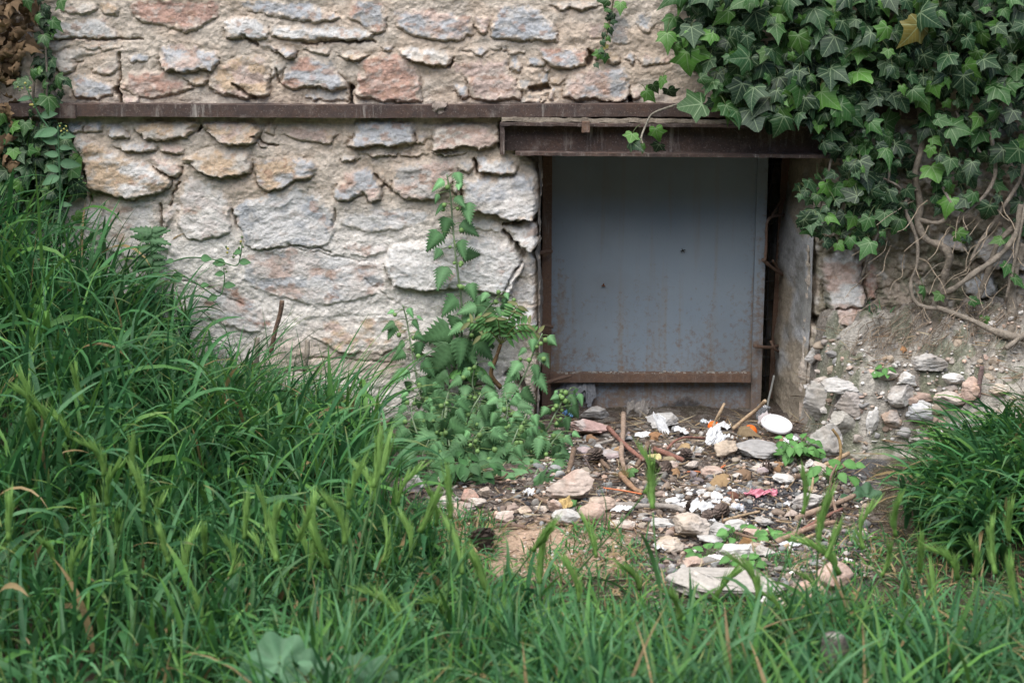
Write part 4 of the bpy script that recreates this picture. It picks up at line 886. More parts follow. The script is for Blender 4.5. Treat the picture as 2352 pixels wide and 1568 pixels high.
def front_grass():
    M = Mesh()
    def yb(x): return np.interp(x, [-.2, .0, .15, .35, .6, .8, 1.0, 1.3], [-1.10, -1.27, -1.36, -1.42, -1.50, -1.40, -1.12, -1.0])
    q = scatter(5200, -.3, 1.45, -2.0, -.9, lambda x, y: S((yb(x) - y) / .07 + .3) * (.25 + .9 * (fbm(x * 9, y * 9, 3, 103) > .48)) * np.interp(x, [.55, .7, 1.], [1, .55, .9]))
    n = len(q); x, y = q[:, 0], q[:, 1]
    for rep in range(3):
        hg = np.interp(y, [-1.8, -1.5, -1.25], [.15, .11, .07]) * (.7 + .7 * fbm(x * 5, y * 5, 2, 105))
        az = RNG.uniform(0, 2 * pi, n); flat = RNG.random(n) < .35
        blades(M, np.stack([x + RNG.normal(0, .01, n), y + RNG.normal(0, .01, n), H(x, y) + RNG.uniform(0, .03, n)], 1), az, np.where(flat, RNG.uniform(.9, 1.3, n), RNG.uniform(.05, .7, n)), hg * RNG.uniform(.6, 1.4, n), RNG.uniform(.004, .0105, n), RNG.uniform(.1, 1.7, n), gcol(n, .03), 7)
    tag(M.build('meadow_grass', M_GRASS, loc=(.4, -1.4, 0)), 'shorter tangled green grass along the bottom of the view', 'grass', kind='stuff')
    # right hand clump that arches over the ledge
    M = Mesh()
    q = scatter(1700, .68, 1.6, -1.05, -.38, lambda x, y: S((x - np.interp(y, [-1.05, -.8, -.55, -.38], [.78, .74, .82, 1.08])) / .08) * (fbm(x * 8, y * 8, 3, 108) > .40))
    n = len(q); x, y = q[:, 0], q[:, 1]
    for rep in range(4):
        az = RNG.normal(-pi / 2 - .55, .75, n); L = RNG.uniform(.10, .24, n) * np.interp(x, [.8, 1.0, 1.3], [.75, 1, 1.0]) * np.interp(y, [-.6, -.4], [1, .6])
        blades(M, np.stack([x, y, H(x, y) + rep * .02], 1), az, RNG.uniform(.1, .7, n), L, RNG.uniform(.005, .0115, n), RNG.uniform(.6, 2.1, n), gcol(n, .02), 8)
    tag(M.build('grass_clump', M_GRASS, loc=(1.1, -.65, 0)), 'thick clump of long drooping grass below the stony ledge at right', 'grass', kind='stuff')
    # low turf and sprouts
    M = Mesh()
    def d(x, y):
        u, v, _ = proj(x, y, H(x, y)); m = np.zeros(len(x))
        for poly, k in (([(890, 1160), (1100, 1180), (1160, 1230), (1120, 1330), (900, 1400)], 1), ([(1200, 1270), (1500, 1240), (1560, 1420), (1100, 1420)], .5), ([(1280, 1205), (1420, 1215), (1460, 1270), (1330, 1260)], .6), ([(1500, 1380), (2352, 1330), (2352, 1568), (1500, 1568)], .5),
                        ([(1700, 1270), (1880, 1280), (1890, 1340), (1760, 1330)], .6), ([(1560, 1400), (1750, 1380), (1760, 1500), (1560, 1500)], .6), ([(1900, 1230), (2352, 1230), (2352, 1400), (1900, 1400)], .5), ([(1990, 700), (2060, 690), (2050, 730), (1980, 730)], .3), ([(600, 850), (760, 860), (800, 1000), (600, 1000)], .5)): m = np.maximum(m, k * inpoly(u, v, poly))
        return m
    q = scatter(6500, -.6, 1.4, -1.75, 0, d); n = len(q); x, y = q[:, 0], q[:, 1]
    blades(M, np.stack([x, y, H(x, y)], 1), RNG.uniform(0, 6.28, n), RNG.uniform(.1, 1.2, n), RNG.uniform(.012, .05, n), RNG.uniform(.0015, .004, n), RNG.uniform(0, 1.5, n), gcol(n, .18) * 1.15, 3)
    tag(M.build('turf', M_GRASS, loc=(.2, -1, 0)), 'sparse short turf and moss around the sandy patch', 'turf', kind='stuff')
    # straw and thatch under the grass
    M = Mesh(); q = scatter(4200, -1.2, 1.5, -1.9, .1, lambda x, y: .15 + .85 * ((y > -1.2) & (x > -.3))); n = len(q); x, y = q[:, 0], q[:, 1]
    c = np.array([(.30, .22, .13), (.20, .13, .08), (.11, .075, .05), (.36, .30, .20)])[RNG.choice(4, n)] * RNG.uniform(.6, 1.3, (n, 1))
    blades(M, np.stack([x, y, H(x, y) + .003], 1), RNG.uniform(0, 6.28, n), RNG.uniform(1.3, 1.6, n), RNG.uniform(.01, .075, n), RNG.uniform(.0012, .003, n), RNG.uniform(-.1, .15, n), c, 3)
    tag(M.build('dead_straw', M_LITTER, loc=(.3, -.5, 0)), 'scattered dead straw, needles and stalks over the soil', 'straw', kind='stuff')
front_grass()
# wild barley ears
def ear_proto(n, seed):
    R = np.random.default_rng(seed); bend = R.uniform(-.1, 1.4); L = R.uniform(.055, .075); M = Mesh(); s = np.linspace(0, 1, 10); ph = bend * s
    pth = np.stack([np.cumsum(np.sin(ph)) * L / 10, 0 * s, np.cumsum(np.cos(ph)) * L / 10], 1)
    tube(M, pth, .0032, .0012, (.19, .35, .08), 6, .3, raw=True)
    for k in range(46):
        t = R.uniform(0, .95); i = int(t * 9); p = pth[i]; d = np.array([sin(ph[i]), 0, cos(ph[i])]); a = R.uniform(0, 6.28); o = np.array([cos(a), sin(a), 0])
        q = p + d * .008 + o * .004; e = p + d * R.uniform(.024, .038) + o * R.uniform(.004, .010); w = np.cross(d, o) * .0011
        M.add([p - w, p + w, q + w * 1.4, q - w * 1.4, e], [np.array([[0, 1, 2, 3]]), np.array([[3, 2, 4]])], (.23, .40, .11))
    return M, pth
def barley():
    heads = [(60, 960), (120, 990), (195, 935), (90, 1040), (160, 1015), (238, 1105), (250, 1170), (330, 1190), (300, 1100), (20, 1250), (80, 1290), (150, 1280), (260, 1280), (350, 1270), (230, 1245), (390, 1300), (430, 1330), (130, 1330), (170, 1370), (340, 1370), (560, 1245), (470, 1280), (520, 1330), (610, 1290), (640, 1300),
             (610, 1230), (680, 1250), (720, 1290), (730, 1240), (760, 1310), (790, 1260), (800, 1180), (855, 1130), (875, 1100), (850, 1165), (700, 1340), (900, 1370), (1000, 1215), (1035, 1200), (960, 1230), (915, 1170), (940, 1290), (870, 1300), (1060, 1330), (1240, 1350), (1220, 1270), (1475, 1140), (1500, 1180), (1470, 1360), (1370, 1290),
             (1170, 1470), (1240, 1440), (1010, 1430), (930, 1460), (720, 1500), (770, 1520), (1100, 1520), (1130, 1380), (880, 1410), (1740, 1390), (1640, 1395), (1840, 1190), (1880, 1250), (1895, 1290), (1990, 1270), (1930, 1330), (2020, 1330), (2060, 1240), (2110, 1320), (2070, 1410), (1880, 1400), (2200, 1340), (2230, 1330), (2290, 1330),
             (2320, 1250), (2150, 1420), (1790, 1430), (1560, 1440), (1330, 1390), (1600, 1500), (2340, 1400), (2260, 1450), (40, 1400), (560, 1420), (310, 1440), (460, 1480)]
    protos = []
    for k in range(6):
        r = thing('wild_barley', 'green wild barley ear among the foreground grass', 'barley', (0, 0, -50 - k), 'wild barley ears standing in the foreground grass')
        M, pth = ear_proto(6, k); 
        M.V = [v + np.array(r.location) for v in M.V]; M.build('seed_head', M_SPIKE, r)
        M = Mesh(); tube(M, [(.01, .01, -.30), (.004, .004, -.15), (0, 0, -.04), (0, 0, .002)], .0016, .0012, (.09, .18, .06), 5)
        fl = RNG.uniform(0, 6.28, 2); blades(M, np.array([[.006, .006, -.18], [.002, .002, -.10]]), fl, np.array([.4, .3]), np.array([.12, .10]), np.array([.007, .006]), np.array([1.6, 1.2]), np.array([[.06, .15, .05]] * 2), 7)
        M.V = [v + np.array(r.location) for v in M.V]; M.build('stem', M_GRASS, r); protos.append(r)
    kids = {p: list(p.children) for p in protos}
    cols_ = [(300, 'at the far left'), (600, 'in the left grass'), (950, 'below the tall grass bank'), (1400, 'below the sandy patch'), (1800, 'below the rubble heap'), (2100, 'near the pink boulders'), (9999, 'at the far right')]
    rows_ = [(1150, 'high up'), (1260, 'in the upper row'), (1340, 'in the middle row'), (1420, 'low down'), (9999, 'at the bottom edge')]
    cell = lambda u, v: (next(n_ for m_, n_ in cols_ if u < m_), next(n_ for m_, n_ in rows_ if v < m_))
    ordn = ['first', 'second', 'third', 'fourth', 'fifth', 'sixth', 'seventh', 'eighth', 'ninth']
    def ear_label(u, v):
        c_ = cell(u, v); same = sorted(h_[0] for h_ in heads if cell(*h_) == c_)
        return ('lone green barley ear ' if len(same) == 1 else ordn[same.index(u)] + ' green barley ear from the left, ') + c_[0] + ', ' + c_[1]
    for i, (u, v) in enumerate(heads):
        y = -RNG.uniform(1.15, 1.6) if v > 1080 else -RNG.uniform(.85, 1.1)
        p = P(u, v, y); pr = protos[i % 6]
        if i < 6: o = pr
        else:
            o = pr.copy(); link(o)
            for c in kids[pr]: d = c.copy(); link(d); d.parent = o
        o['label'] = ear_label(u, v); sc = RNG.uniform(.95, 1.35); h = p[2] - float(H(p[0], p[1])); sc = np.clip(sc, h / .33, 3) if h > .3 * sc else sc
        o.location = p; o.rotation_euler = (RNG.normal(0, .22), RNG.normal(-.15, .30), RNG.choice([pi, pi, 0]) + RNG.normal(0, .7)); o.scale = (sc, sc, sc)
barley()
# ------------------------------------------------------------------ nettles, mallow, thistle and other weeds
def nettle_template(teeth=8, wid=.42):
    rows = []; n = teeth * 2
    for i in range(n + 1):
        s = i / n; w = wid * min(1, .45 + s * 4.5) * (1 - s) ** .85 * 1.25
        if i % 2 == 0: w *= .68; sh = -.02
        else: sh = .07; w *= 1.08
        if i == n: w = .002
        rows.append([(-w, s + sh, -.10 * abs(w) * 2), (-w * .5, s, .03), (0, s, -.02), (w * .5, s, .03), (w, s + sh, -.10 * abs(w) * 2)])
    V = np.array(rows).reshape(-1, 3); V[:, 2] -= .28 * V[:, 1] ** 2
    a = (np.arange(n)[:, None] * 5 + np.arange(4)[None]).ravel(); F = np.stack([a, a + 1, a + 6, a + 5], -1)
    TC = np.tile([.95, 1, 1.35, 1, .95], n + 1); return V, [F], TC
NT = nettle_template()
def ovate(wid=.36):
    s = np.linspace(0, 1, 7); w = wid * np.sin(pi * s ** .8) ** .9 + .01; V = np.stack([np.stack([k * w, s, np.abs(k) * w * .25 - .3 * s ** 2], 1) for k in (-1, 0, 1)], 1).reshape(-1, 3)
    a = (np.arange(6)[:, None] * 3 + np.arange(2)[None]).ravel(); return V, [np.stack([a, a + 1, a + 4, a + 3], -1)], np.tile([1, 1.3, 1], 7)
OV = ovate(); LANCE = ovate(.16)
def ball(M, c, r, col, n=6):
    a = np.linspace(0, pi, n); b = np.linspace(0, 2 * pi, n + 3)[:-1]; A, B = np.meshgrid(a, b, indexing='ij')
    V = np.stack([np.sin(A) * np.cos(B), np.sin(A) * np.sin(B), np.cos(A)], -1).reshape(-1, 3) * r * (1 + .12 * RNG.random((A.size, 1))) + c
    k = len(b); i = np.arange((n - 1) * k).reshape(n - 1, k); j = np.roll(i, -1, 1); M.add(V, np.stack([i, i + k, j + k, j], -1).reshape(-1, 4), col)
def nettle(label, path, leaves, balls=12, r=.0028, lsize=.05, seed=0):
    R = np.random.default_rng(seed); pts = np.array([P(*p) if len(p) == 3 else G(*p) for p in path])
    t = thing('nettle', label, 'nettle', tuple(pts[0]), 'ball nettles at the foot of the wall')
    M = Mesh(); tube(M, pts, r, r * .5, (.20, .27, .16), 7, .1, 8); sp = smoothpath(pts, 12)
    LV = []; ball_p = []; n = leaves; cols = []; sizes = []; nr = []; tips = []
    for k in range(n):
        f = (k + .6) / n; i = int(f * (len(sp) - 1)); p = sp[i]; side = 1 if k % 2 else -1; a = R.uniform(-.7, .7)
        d = np.array([side * cos(a), -abs(R.normal(.35, .3)), R.uniform(-.1, .5)]); L = R.uniform(.012, .035); q = p + d * L
        tube(M, [p, p + d * L * .5 + [0, 0, .003], q], .0009, .0008, (.16, .25, .10), 4, n=2)
        LV.append(q); sizes.append(lsize * 1.08 * (1.05 - .74 * f) * R.uniform(.6, 1.3)); c = np.array([.10, .215, .09]) * R.uniform(.7, 1.25) * (1 + .5 * (f > .85)); cols.append(c)
        nr.append([R.normal(0, .5) + side * .4, -1, .6 + R.normal(0, .6)]); tips.append([side * R.uniform(0, 1.1), -.25, -R.uniform(.2, 1)])
    for k in range(balls):
        i = int(R.uniform(.08, .98) * (len(sp) - 1)); p = sp[i]; q = p + np.array([R.normal(0, .014), -R.uniform(.004, .02), R.uniform(-.018, .006)])
        tube(M, [p, q], .0005, .0005, (.2, .3, .1), 4, n=1); ball_p.append(q)
    M.build('stem', M_NETTLE, t)
    M = Mesh(); ax, ay, az = frame(np.array(nr), np.array(tips)); V, F, TC = NT
    batch(M, V, F, np.array(LV), ax, ay, az, np.array(sizes), np.array(cols), TC); M.build('foliage', M_NETTLE, t)
    for q in ball_p[:int(len(ball_p) * .7)]:
        M = Mesh(); ball(M, q, R.uniform(.0035, .0060), np.array([.20, .34, .11]) * R.uniform(.8, 1.15)); M.build('seed_ball', M_NETTLE, t)
nettle('tallest nettle, climbing straight up the wall left of the door', [(1015, 1040), (1030, 900, -.06), (1055, 800, -.05), (1062, 720, -.05), (1048, 600, -.05), (1040, 520, -.04), (1035, 450, -.04), (1026, 400, -.04)], 30, 34, .0035, .085, 1)
nettle('nettle leaning left across the pinkish stone, left of the tallest one', [(1000, 1050), (985, 960, -.1), (960, 880, -.1), (945, 800, -.08), (935, 740, -.06), (925, 700, -.06)], 22, 22, .003, .06, 2)
nettle('nettle shoot branching right from the tall stem to the reddish seedling', [(1062, 800, -.06), (1085, 760, -.07), (1110, 720, -.07), (1135, 690, -.06), (1150, 670, -.06)], 14, 12, .0022, .055, 3)
nettle('nettle with a pale stem rising in front of the door\'s lower left edge', [(1130, 1060), (1150, 990, -.16), (1175, 920, -.15), (1205, 860, -.14), (1225, 810, -.13), (1246, 765, -.12)], 20, 20, .003, .065, 4)
nettle('low bushy nettle in front of the stone heap by the door', [(1180, 1130), (1205, 1090, -.3), (1215, 1040, -.3), (1195, 990, -.28), (1210, 950, -.26)], 26, 30, .003, .07, 5)
nettle('nettle reaching right beside the flat slab at the door foot', [(1200, 1100), (1240, 1020, -.24), (1270, 960, -.22), (1295, 915, -.2), (1312, 890, -.2)], 22, 30, .0028, .055, 6)
nettle('nettle lying forward over the small rocks, its pale stem bare', [(1215, 1060), (1190, 1110, -.42), (1150, 1150, -.5), (1130, 1180, -.52)], 14, 24, .0035, .055, 7)
nettle('dark leafy nettle at the centre of the clump', [(1070, 1090), (1060, 1020, -.26), (1080, 950, -.25), (1105, 905, -.22)], 26, 14, .003, .075, 8)
nettle('nettle at the left fringe of the clump beside the tall grass', [(1010, 1110), (985, 1050, -.3), (960, 1000, -.28), (945, 940, -.24), (965, 890, -.2)], 24, 16, .003, .07, 9)
nettle('nettle with small pale flowers low in the clump', [(1100, 1110), (1120, 1050, -.34), (1100, 1010, -.34), (1050, 1030, -.36), (1010, 1060, -.36)], 20, 20, .003, .065, 10)
nettle('short nettle in the shade at the clump\'s front', [(1130, 1110), (1150, 1060, -.36), (1175, 1020, -.36), (1190, 985, -.34)], 20, 12, .003, .07, 13)
nettle('short nettle against the wall behind the clump', [(1090, 1020), (1100, 940, -.1), (1085, 880, -.09), (1095, 830, -.08)], 16, 12, .003, .065, 15)
nettle('low nettle filling the middle of the clump', [(1040, 1080), (1030, 1010, -.3), (1015, 960, -.29), (1030, 900, -.26)], 24, 16, .0025, .075, 21)
nettle('low nettle under the reddish seedling', [(1150, 1060), (1150, 1000, -.26), (1165, 950, -.25), (1160, 900, -.22)], 24, 14, .0025, .075, 22)
nettle('low nettle at the front right of the clump, over the soil', [(1230, 1090), (1250, 1050, -.34), (1265, 1020, -.34), (1290, 990, -.32)], 20, 16, .0025, .07, 23)
nettle('low nettle at the front left of the clump, drooping over pale stones', [(1000, 1110), (985, 1080, -.42), (970, 1050, -.42), (985, 1010, -.40)], 18, 10, .0025, .08, 24)
nettle('low nettle hugging the clump\'s dark hollow', [(1110, 1100), (1100, 1060, -.38), (1085, 1020, -.38), (1110, 980, -.36)], 24, 12, .0025, .075, 25)
def weed(name, label, cat, u, v, n, size, spread, hgt, tmpl=OV, col=(.09, .22, .06), group=None, y=None, stemr=.001, mat=M_NETTLE):
    R = np.random.default_rng(int(u * 7 + v)); b = G(u, v) if y is None else P(u, v, y); t = thing(name, label, cat, tuple(b), group); M = Mesh(); S_ = Mesh(); pos = []; nr = []; tp = []
    for k in range(n):
        a = R.uniform(0, 6.28); rr = spread * R.random() ** .5; q = b + np.array([cos(a) * rr, sin(a) * rr * .6 - .005, hgt * R.uniform(.2, 1)]); pos.append(q); nr.append([R.normal(0, .4), -.5 + R.normal(0, .3), 1]); tp.append([cos(a), sin(a) - .3, -.1])
        tube(S_, [b, (b + q) / 2 + [0, 0, hgt * .15], q], stemr, stemr * .7, (.12, .2, .07), 4, n=3)
    ax, ay, az = frame(np.array(nr), np.array(tp)); V, F, TC = tmpl
    batch(M, V, F, np.array(pos), ax, ay, az, R.uniform(.7, 1.2, n) * size, np.array(col) * R.uniform(.75, 1.25, (n, 1)), TC); M.build('foliage', mat, t); S_.build('stem', mat, t)
weed('weed', 'bushy small leaved green weed at the foot of the plaster beside the white tray', 'weed', 1830, 1056, 46, .022, .045, .045)
weed('weed', 'small bright weed seedling between charcoal and the reddish roots', 'weed', 1770, 1240, 16, .026, .03, .02)
weed('weed', 'small sprig rising beside the large tan rock at the rubble front', 'weed', 1690, 1246, 12, .02, .03, .035)
weed('weed', 'tiny green sprig just in front of the white pointed rock', 'weed', 1712, 1302, 14, .022, .03, .02)
weed('weed', 'low sprig right of the white paper at the grass edge', 'weed', 1620, 1290, 12, .022, .03, .03)
weed('weed', 'small green sprig beside the yellow chunk in front of the big pink rock', 'weed', 1328, 1165, 6, .018, .015, .02)
weed('weed', 'small vine seedling growing by the thin upright twig', 'weed', 1910, 1110, 14, .03, .05, .05)
weed('weed', 'lone seedling on the pale gravel of the ledge', 'weed', 2030, 862, 6, .022, .012, .02)
weed('weed', 'tuft of small leaves growing on the wall between nettle stems', 'weed', 1078, 862, 9, .034, .02, .02, y=-.05)
weed('weed', 'dark leafy weed in the hollow under the nettles', 'weed', 1060, 1110, 40, .03, .07, .05, col=(.045, .12, .04))
weed('weed', 'dandelion like tuft of small leaves under the tall grass by the wall', 'weed', 640, 850, 60, .03, .12, .08, col=(.07, .17, .05))
def mallow(label, spots, seed):
    R = np.random.default_rng(seed); t = None; M = Mesh(); n = 40; a = np.linspace(0, 2 * pi, n, endpoint=False)
    rr = .5 * (1 + .10 * np.cos(a * 6) + .03 * np.cos(a * 30)); rr = np.where(np.abs(a - pi / 2 * 3) < .16, rr * .35, rr)
    O = np.stack([rr * np.cos(a), rr * np.sin(a), .06 * np.cos(a * 6) * 1 - .02], 1); I = O * .55; I[:, 2] = .05 * np.cos(a * 6) * .8 - .05
    V = np.vstack([[[0, 0, -.09]], I, O]); i = np.arange(n); j = (i + 1) % n; F = [np.stack([0 * i, 1 + i, 1 + j], -1), np.stack([1 + i, 1 + n + i, 1 + n + j, 1 + j], -1)]
    TC = np.concatenate([[1.25], 1 + .15 * np.cos(a * 6), 1 + .05 * np.cos(a * 6)])
    for k, (u, v, y, s) in enumerate(spots):
        p = P(u, v, y)
        if t is None: t = thing('mallow', label, 'mallow', tuple([p[0], p[1], float(H(p[0], p[1]))])); St = Mesh()
        ax, ay, az = frame(np.array([[R.normal(0, .25), -1, .8 + R.normal(0, .2)]]), np.array([[R.normal(0, .4), 0, 1]]))
        batch(M, V, F, p[None], ax, ay, az, np.array([s]), np.array([[.075, .165, .085]]) * R.uniform(.85, 1.15), TC)
        tube(St, [[p[0] + .01, p[1] + .02, float(H(p[0], p[1]))], p + [0, .02, -.02], p], .0018, .0015, (.14, .22, .1), 5, n=4)
    M.build('foliage', M_NETTLE, t); St.build('stem', M_NETTLE, t)
mallow('broad pale green lobed mallow leaves at the bottom edge, left of centre', [(640, 1520, -1.82, .085), (705, 1550, -1.83, .07), (860, 1552, -1.82, .06), (815, 1535, -1.80, .045), (590, 1555, -1.82, .055)], 1)
mallow('lobed mallow leaves left of the drooping grass clump, above the charcoal', [(1962, 1168, -.62, .07), (1995, 1140, -.6, .06), (1975, 1210, -.64, .05), (1960, 1290, -.8, .06), (2010, 1300, -.84, .055)], 2)
mallow('hidden mallow leaves low in the grass under the pink boulders', [(1850, 1465, -1.12, .06), (1920, 1440, -1.1, .06), (1990, 1470, -1.14, .07), (1700, 1330, -1., .03), (2060, 1480, -1.15, .05)], 3)
def seedling():
    t = thing('tree_seedling', 'small seedling tree with reddish young leaflets and a crooked brown stem by the wall', 'seedling', tuple(P(1132, 880, -.08)))
    M = Mesh(); tube(M, [P(1150, 890, -.07), P(1128, 860, -.08), P(1140, 820, -.08), P(1150, 790, -.08)], .006, .004, (.16, .10, .05), 8, .15); M.build('stem', M_BARK, t)
    R = np.random.default_rng(4); M = Mesh(); LV = []; tp = []; nr = []; sz = []; cl = []; top = P(1150, 790, -.08)
    for (u, v) in ((1080, 740), (1105, 725), (1215, 745), (1235, 765), (1190, 700), (1140, 730), (1185, 715), (1105, 770)):
        e = P(u, v, -.12); mid = (top + e) / 2 + np.array([0, -.01, .02]); pt = smoothpath([top, mid, e], 8); tube(M, pt, .0014, .0008, (.20, .22, .07), 5, raw=True); d = e - top; d /= np.linalg.norm(d)
        for k in range(3, 17):
            s_ = 1 if k % 2 else -1; pr = np.cross(d, [0, -1, 0]) * s_; LV.append(pt[k]); tp.append(pr * .8 + d * .6 + [0, 0, -.45]); nr.append([R.normal(0, .2), -1, .6]); sz.append(R.uniform(.018, .03)); cl.append(np.array([.085, .21, .06]) if k < 15 else np.array([.14, .15, .06]))
    M.build('leaf_stalk', M_NETTLE, t); M = Mesh(); ax, ay, az = frame(np.array(nr), np.array(tp)); V, F, TC = LANCE; batch(M, V, F, np.array(LV), ax, ay, az, np.array(sz), np.array(cl), TC); M.build('foliage', M_NETTLE, t)
seedling()
def stalkplant(name, label, cat, stems, leaves, lsize, col, tm, buds=(), seed=0, flat=.2, r=.0024):
    R = np.random.default_rng(seed); b = P(*stems[0][0]); t = thing(name, label, cat, tuple(b)); M = Mesh()
    LV, nr, tp = [], [], []
    for st in stems:
        pts = [P(*p) for p in st]; tube(M, pts, r, r * .6, np.array(col) * 1.15, 6, .1); sp = smoothpath(pts, 10)
        for k in range(leaves): i = int((k + .5) / leaves * (len(sp) - 1)); s_ = 1 if k % 2 else -1; LV.append(sp[i]); tp.append([s_, -.3, R.uniform(-.4, .7)]); nr.append([-s_ * flat, -1, .6 + R.normal(0, .2)])
    M.build('stem', M_NETTLE, t); M = Mesh(); V, F, TC = tm; n = len(LV); ax, ay, az = frame(np.array(nr), np.array(tp)); batch(M, V, F, np.array(LV), ax, ay, az, R.uniform(.6, 1.2, n) * lsize, np.array(col) * R.uniform(.8, 1.2, (n, 1)), TC); M.build('foliage', M_NETTLE, t)
    if len(buds):
        M = Mesh(); [ball(M, P(u + R.normal(0, 7), v + R.normal(0, 7), y), R.uniform(.0015, .003), (.45, .4, .12) if R.random() < .4 else (.12, .2, .07)) for (u, v, y) in buds for _ in range(5)]; M.build('flower_buds', M_NETTLE, t)
stalkplant('thistle', 'prickly thistle standing against the wall beside the grass bank', 'thistle', [[(356, 720, -.06), (352, 620, -.05), (346, 560, -.05), (350, 525, -.05)]], 22, .045, (.075, .16, .07), nettle_template(5, .3), seed=3)
stalkplant('sow_thistle', 'tall thin sow thistle with yellow buds beside the ivy at left', 'weed', [[(140, 560, -.12), (138, 470, -.1), (136, 380, -.1), (120, 310, -.09), (90, 262, -.08), (60, 200, -.08)], [(138, 400, -.1), (135, 340, -.1), (133, 290, -.1)]], 7, .042, (.06, .14, .065), ovate(.24), [(60, 205, -.08), (78, 250, -.08), (140, 288, -.1), (45, 200, -.08), (150, 300, -.1), (190, 412, -.08)], 5)
stalkplant('creeping_weed', 'sprawling wiry weed with tiny yellow flowers against the wall above the grass', 'weed', [[(370, 610, -.06), (430, 592, -.06), (490, 596, -.05), (540, 610, -.05), (552, 590, -.05), (556, 560, -.05)], [(400, 620, -.06), (450, 650, -.06), (500, 680, -.06), (515, 650, -.05), (514, 615, -.05)]], 5, .028, (.06, .15, .055), OV, [(555, 555, -.05), (545, 585, -.05), (530, 570, -.05), (514, 615, -.05)], 6, r=.0018)
# ------------------------------------------------------------------ rubble, litter and sticks in front of the door
M_ORST = simple('faded_orange_plastic', (.55, .17, .07), .6)
def ico(n):
    import bmesh
    bm = bmesh.new(); bmesh.ops.create_icosphere(bm, subdivisions=n, radius=1); V = np.array([v.co[:] for v in bm.verts]); F = np.array([[v.index for v in f.verts] for f in bm.faces]); bm.free(); return V, F
ICO4, ICO3, ICO2, ICO1 = ico(5), ico(4), ico(3), ico(1)
def rockshape(seed, cuts=12, rough=.06, res=ICO4, lo=.55, hi=.92, strata=0):
    R = np.random.default_rng(seed); V = res[0].copy()
    for _ in range(cuts):
        n = R.normal(0, 1, 3); n /= np.linalg.norm(n); d = R.uniform(lo, hi); e = V @ n - d; V = V - np.outer(np.maximum(e, 0) * .96, n)
    q = V * 2.2 + seed; V = V * (1 + rough * 2 * (fbm3(q, 3, 1) - .5) * 2)[:, None]; V = V * (1 + rough * .6 * (fbm3(V * 9 + seed, 3, 2) - .5) * 2)[:, None]
    if strata: nn = V / (np.linalg.norm(V, axis=1)[:, None] + 1e-9); V = V + nn * (np.abs(fbm3(V * [1.6, 1.6, 6.5] + seed * 1.3, 3, 4) - .5) * -strata * 2 + (fbm3(V * 5 + seed, 2, 7) - .5) * strata * .7)[:, None]
    return V / np.abs(V).max(0)
def rockcol(V, c, c2, seed, amt=.6):
    m = S((fbm3(V * 28 + seed, 4, 3) - .45) / .12)[:, None] * amt; c = np.array(c) * (1 - m) + np.array(c2) * m
    d = S((fbm3(V * 45 + seed, 3, 5) - .6) / .08)[:, None] * .4; c = c * (1 - d) + np.array([.30, .26, .22]) * d
    return c * (.75 + .5 * fbm3(V * 150, 3, 6))[:, None]
PK = (.46, .34, .28); GY = (.37, .36, .35); TN = (.44, .36, .28); WH = (.60, .58, .55); PW = (.50, .44, .39); BR = (.36, .27, .21); PU = (.40, .33, .33); RD = (.42, .22, .17); LG = (.48, .465, .44); WC = (.76, .75, .73)
def rock(label, u, v, w, h, c, c2=None, dep=.8, rot=None, tilt=0, cuts=12, grp=None, sink=.12, cat='rock', name='rock', y=None, rough=.06, lo=.55):
    """u, v: foot of the rock in the picture; w, h: its size there"""
    p = G(u, v) if y is None else P(u, v, y); k = pix(p); W_, H_ = w * 1.14 / k, h * 1.22 / k; sd_ = int(u * 13 + v * 7)
    # height in the picture = height * cos + depth * sin of the view
    D_ = W_ * dep; va = .33; D_ = min(D_, (H_ * .8) / va); zz = max((H_ - D_ * .17) / .9, H_ * .5)
    V = rockshape(sd_, cuts, rough, lo=lo, strata=.16 if lo < .7 else .08) * np.array([W_ / 2, D_ / 2, zz / 2])
    a = rot if rot is not None else 0; ca, sa = cos(radians(tilt)), sin(radians(tilt))
    V = np.stack([V[:, 0] * ca - V[:, 2] * sa, V[:, 1], V[:, 0] * sa + V[:, 2] * ca], 1)
    ca, sa = cos(radians(a)), sin(radians(a)); V = np.stack([V[:, 0] * ca - V[:, 1] * sa, V[:, 0] * sa + V[:, 1] * ca, V[:, 2]], 1)
    c0 = p + np.array([0, D_ * .12, 0]); g = float(H(c0[0], c0[1])) if y is None else p[2]
    V = V + [c0[0], c0[1], g + zz * (.5 - sink)]
    M = Mesh(); M.add(V, ICO4[1], rockcol(V, c, c2 or np.array(c) * [.85, .8, .78], sd_)); o = M.build(name, M_ROCK); return tag(o, label, cat, grp)
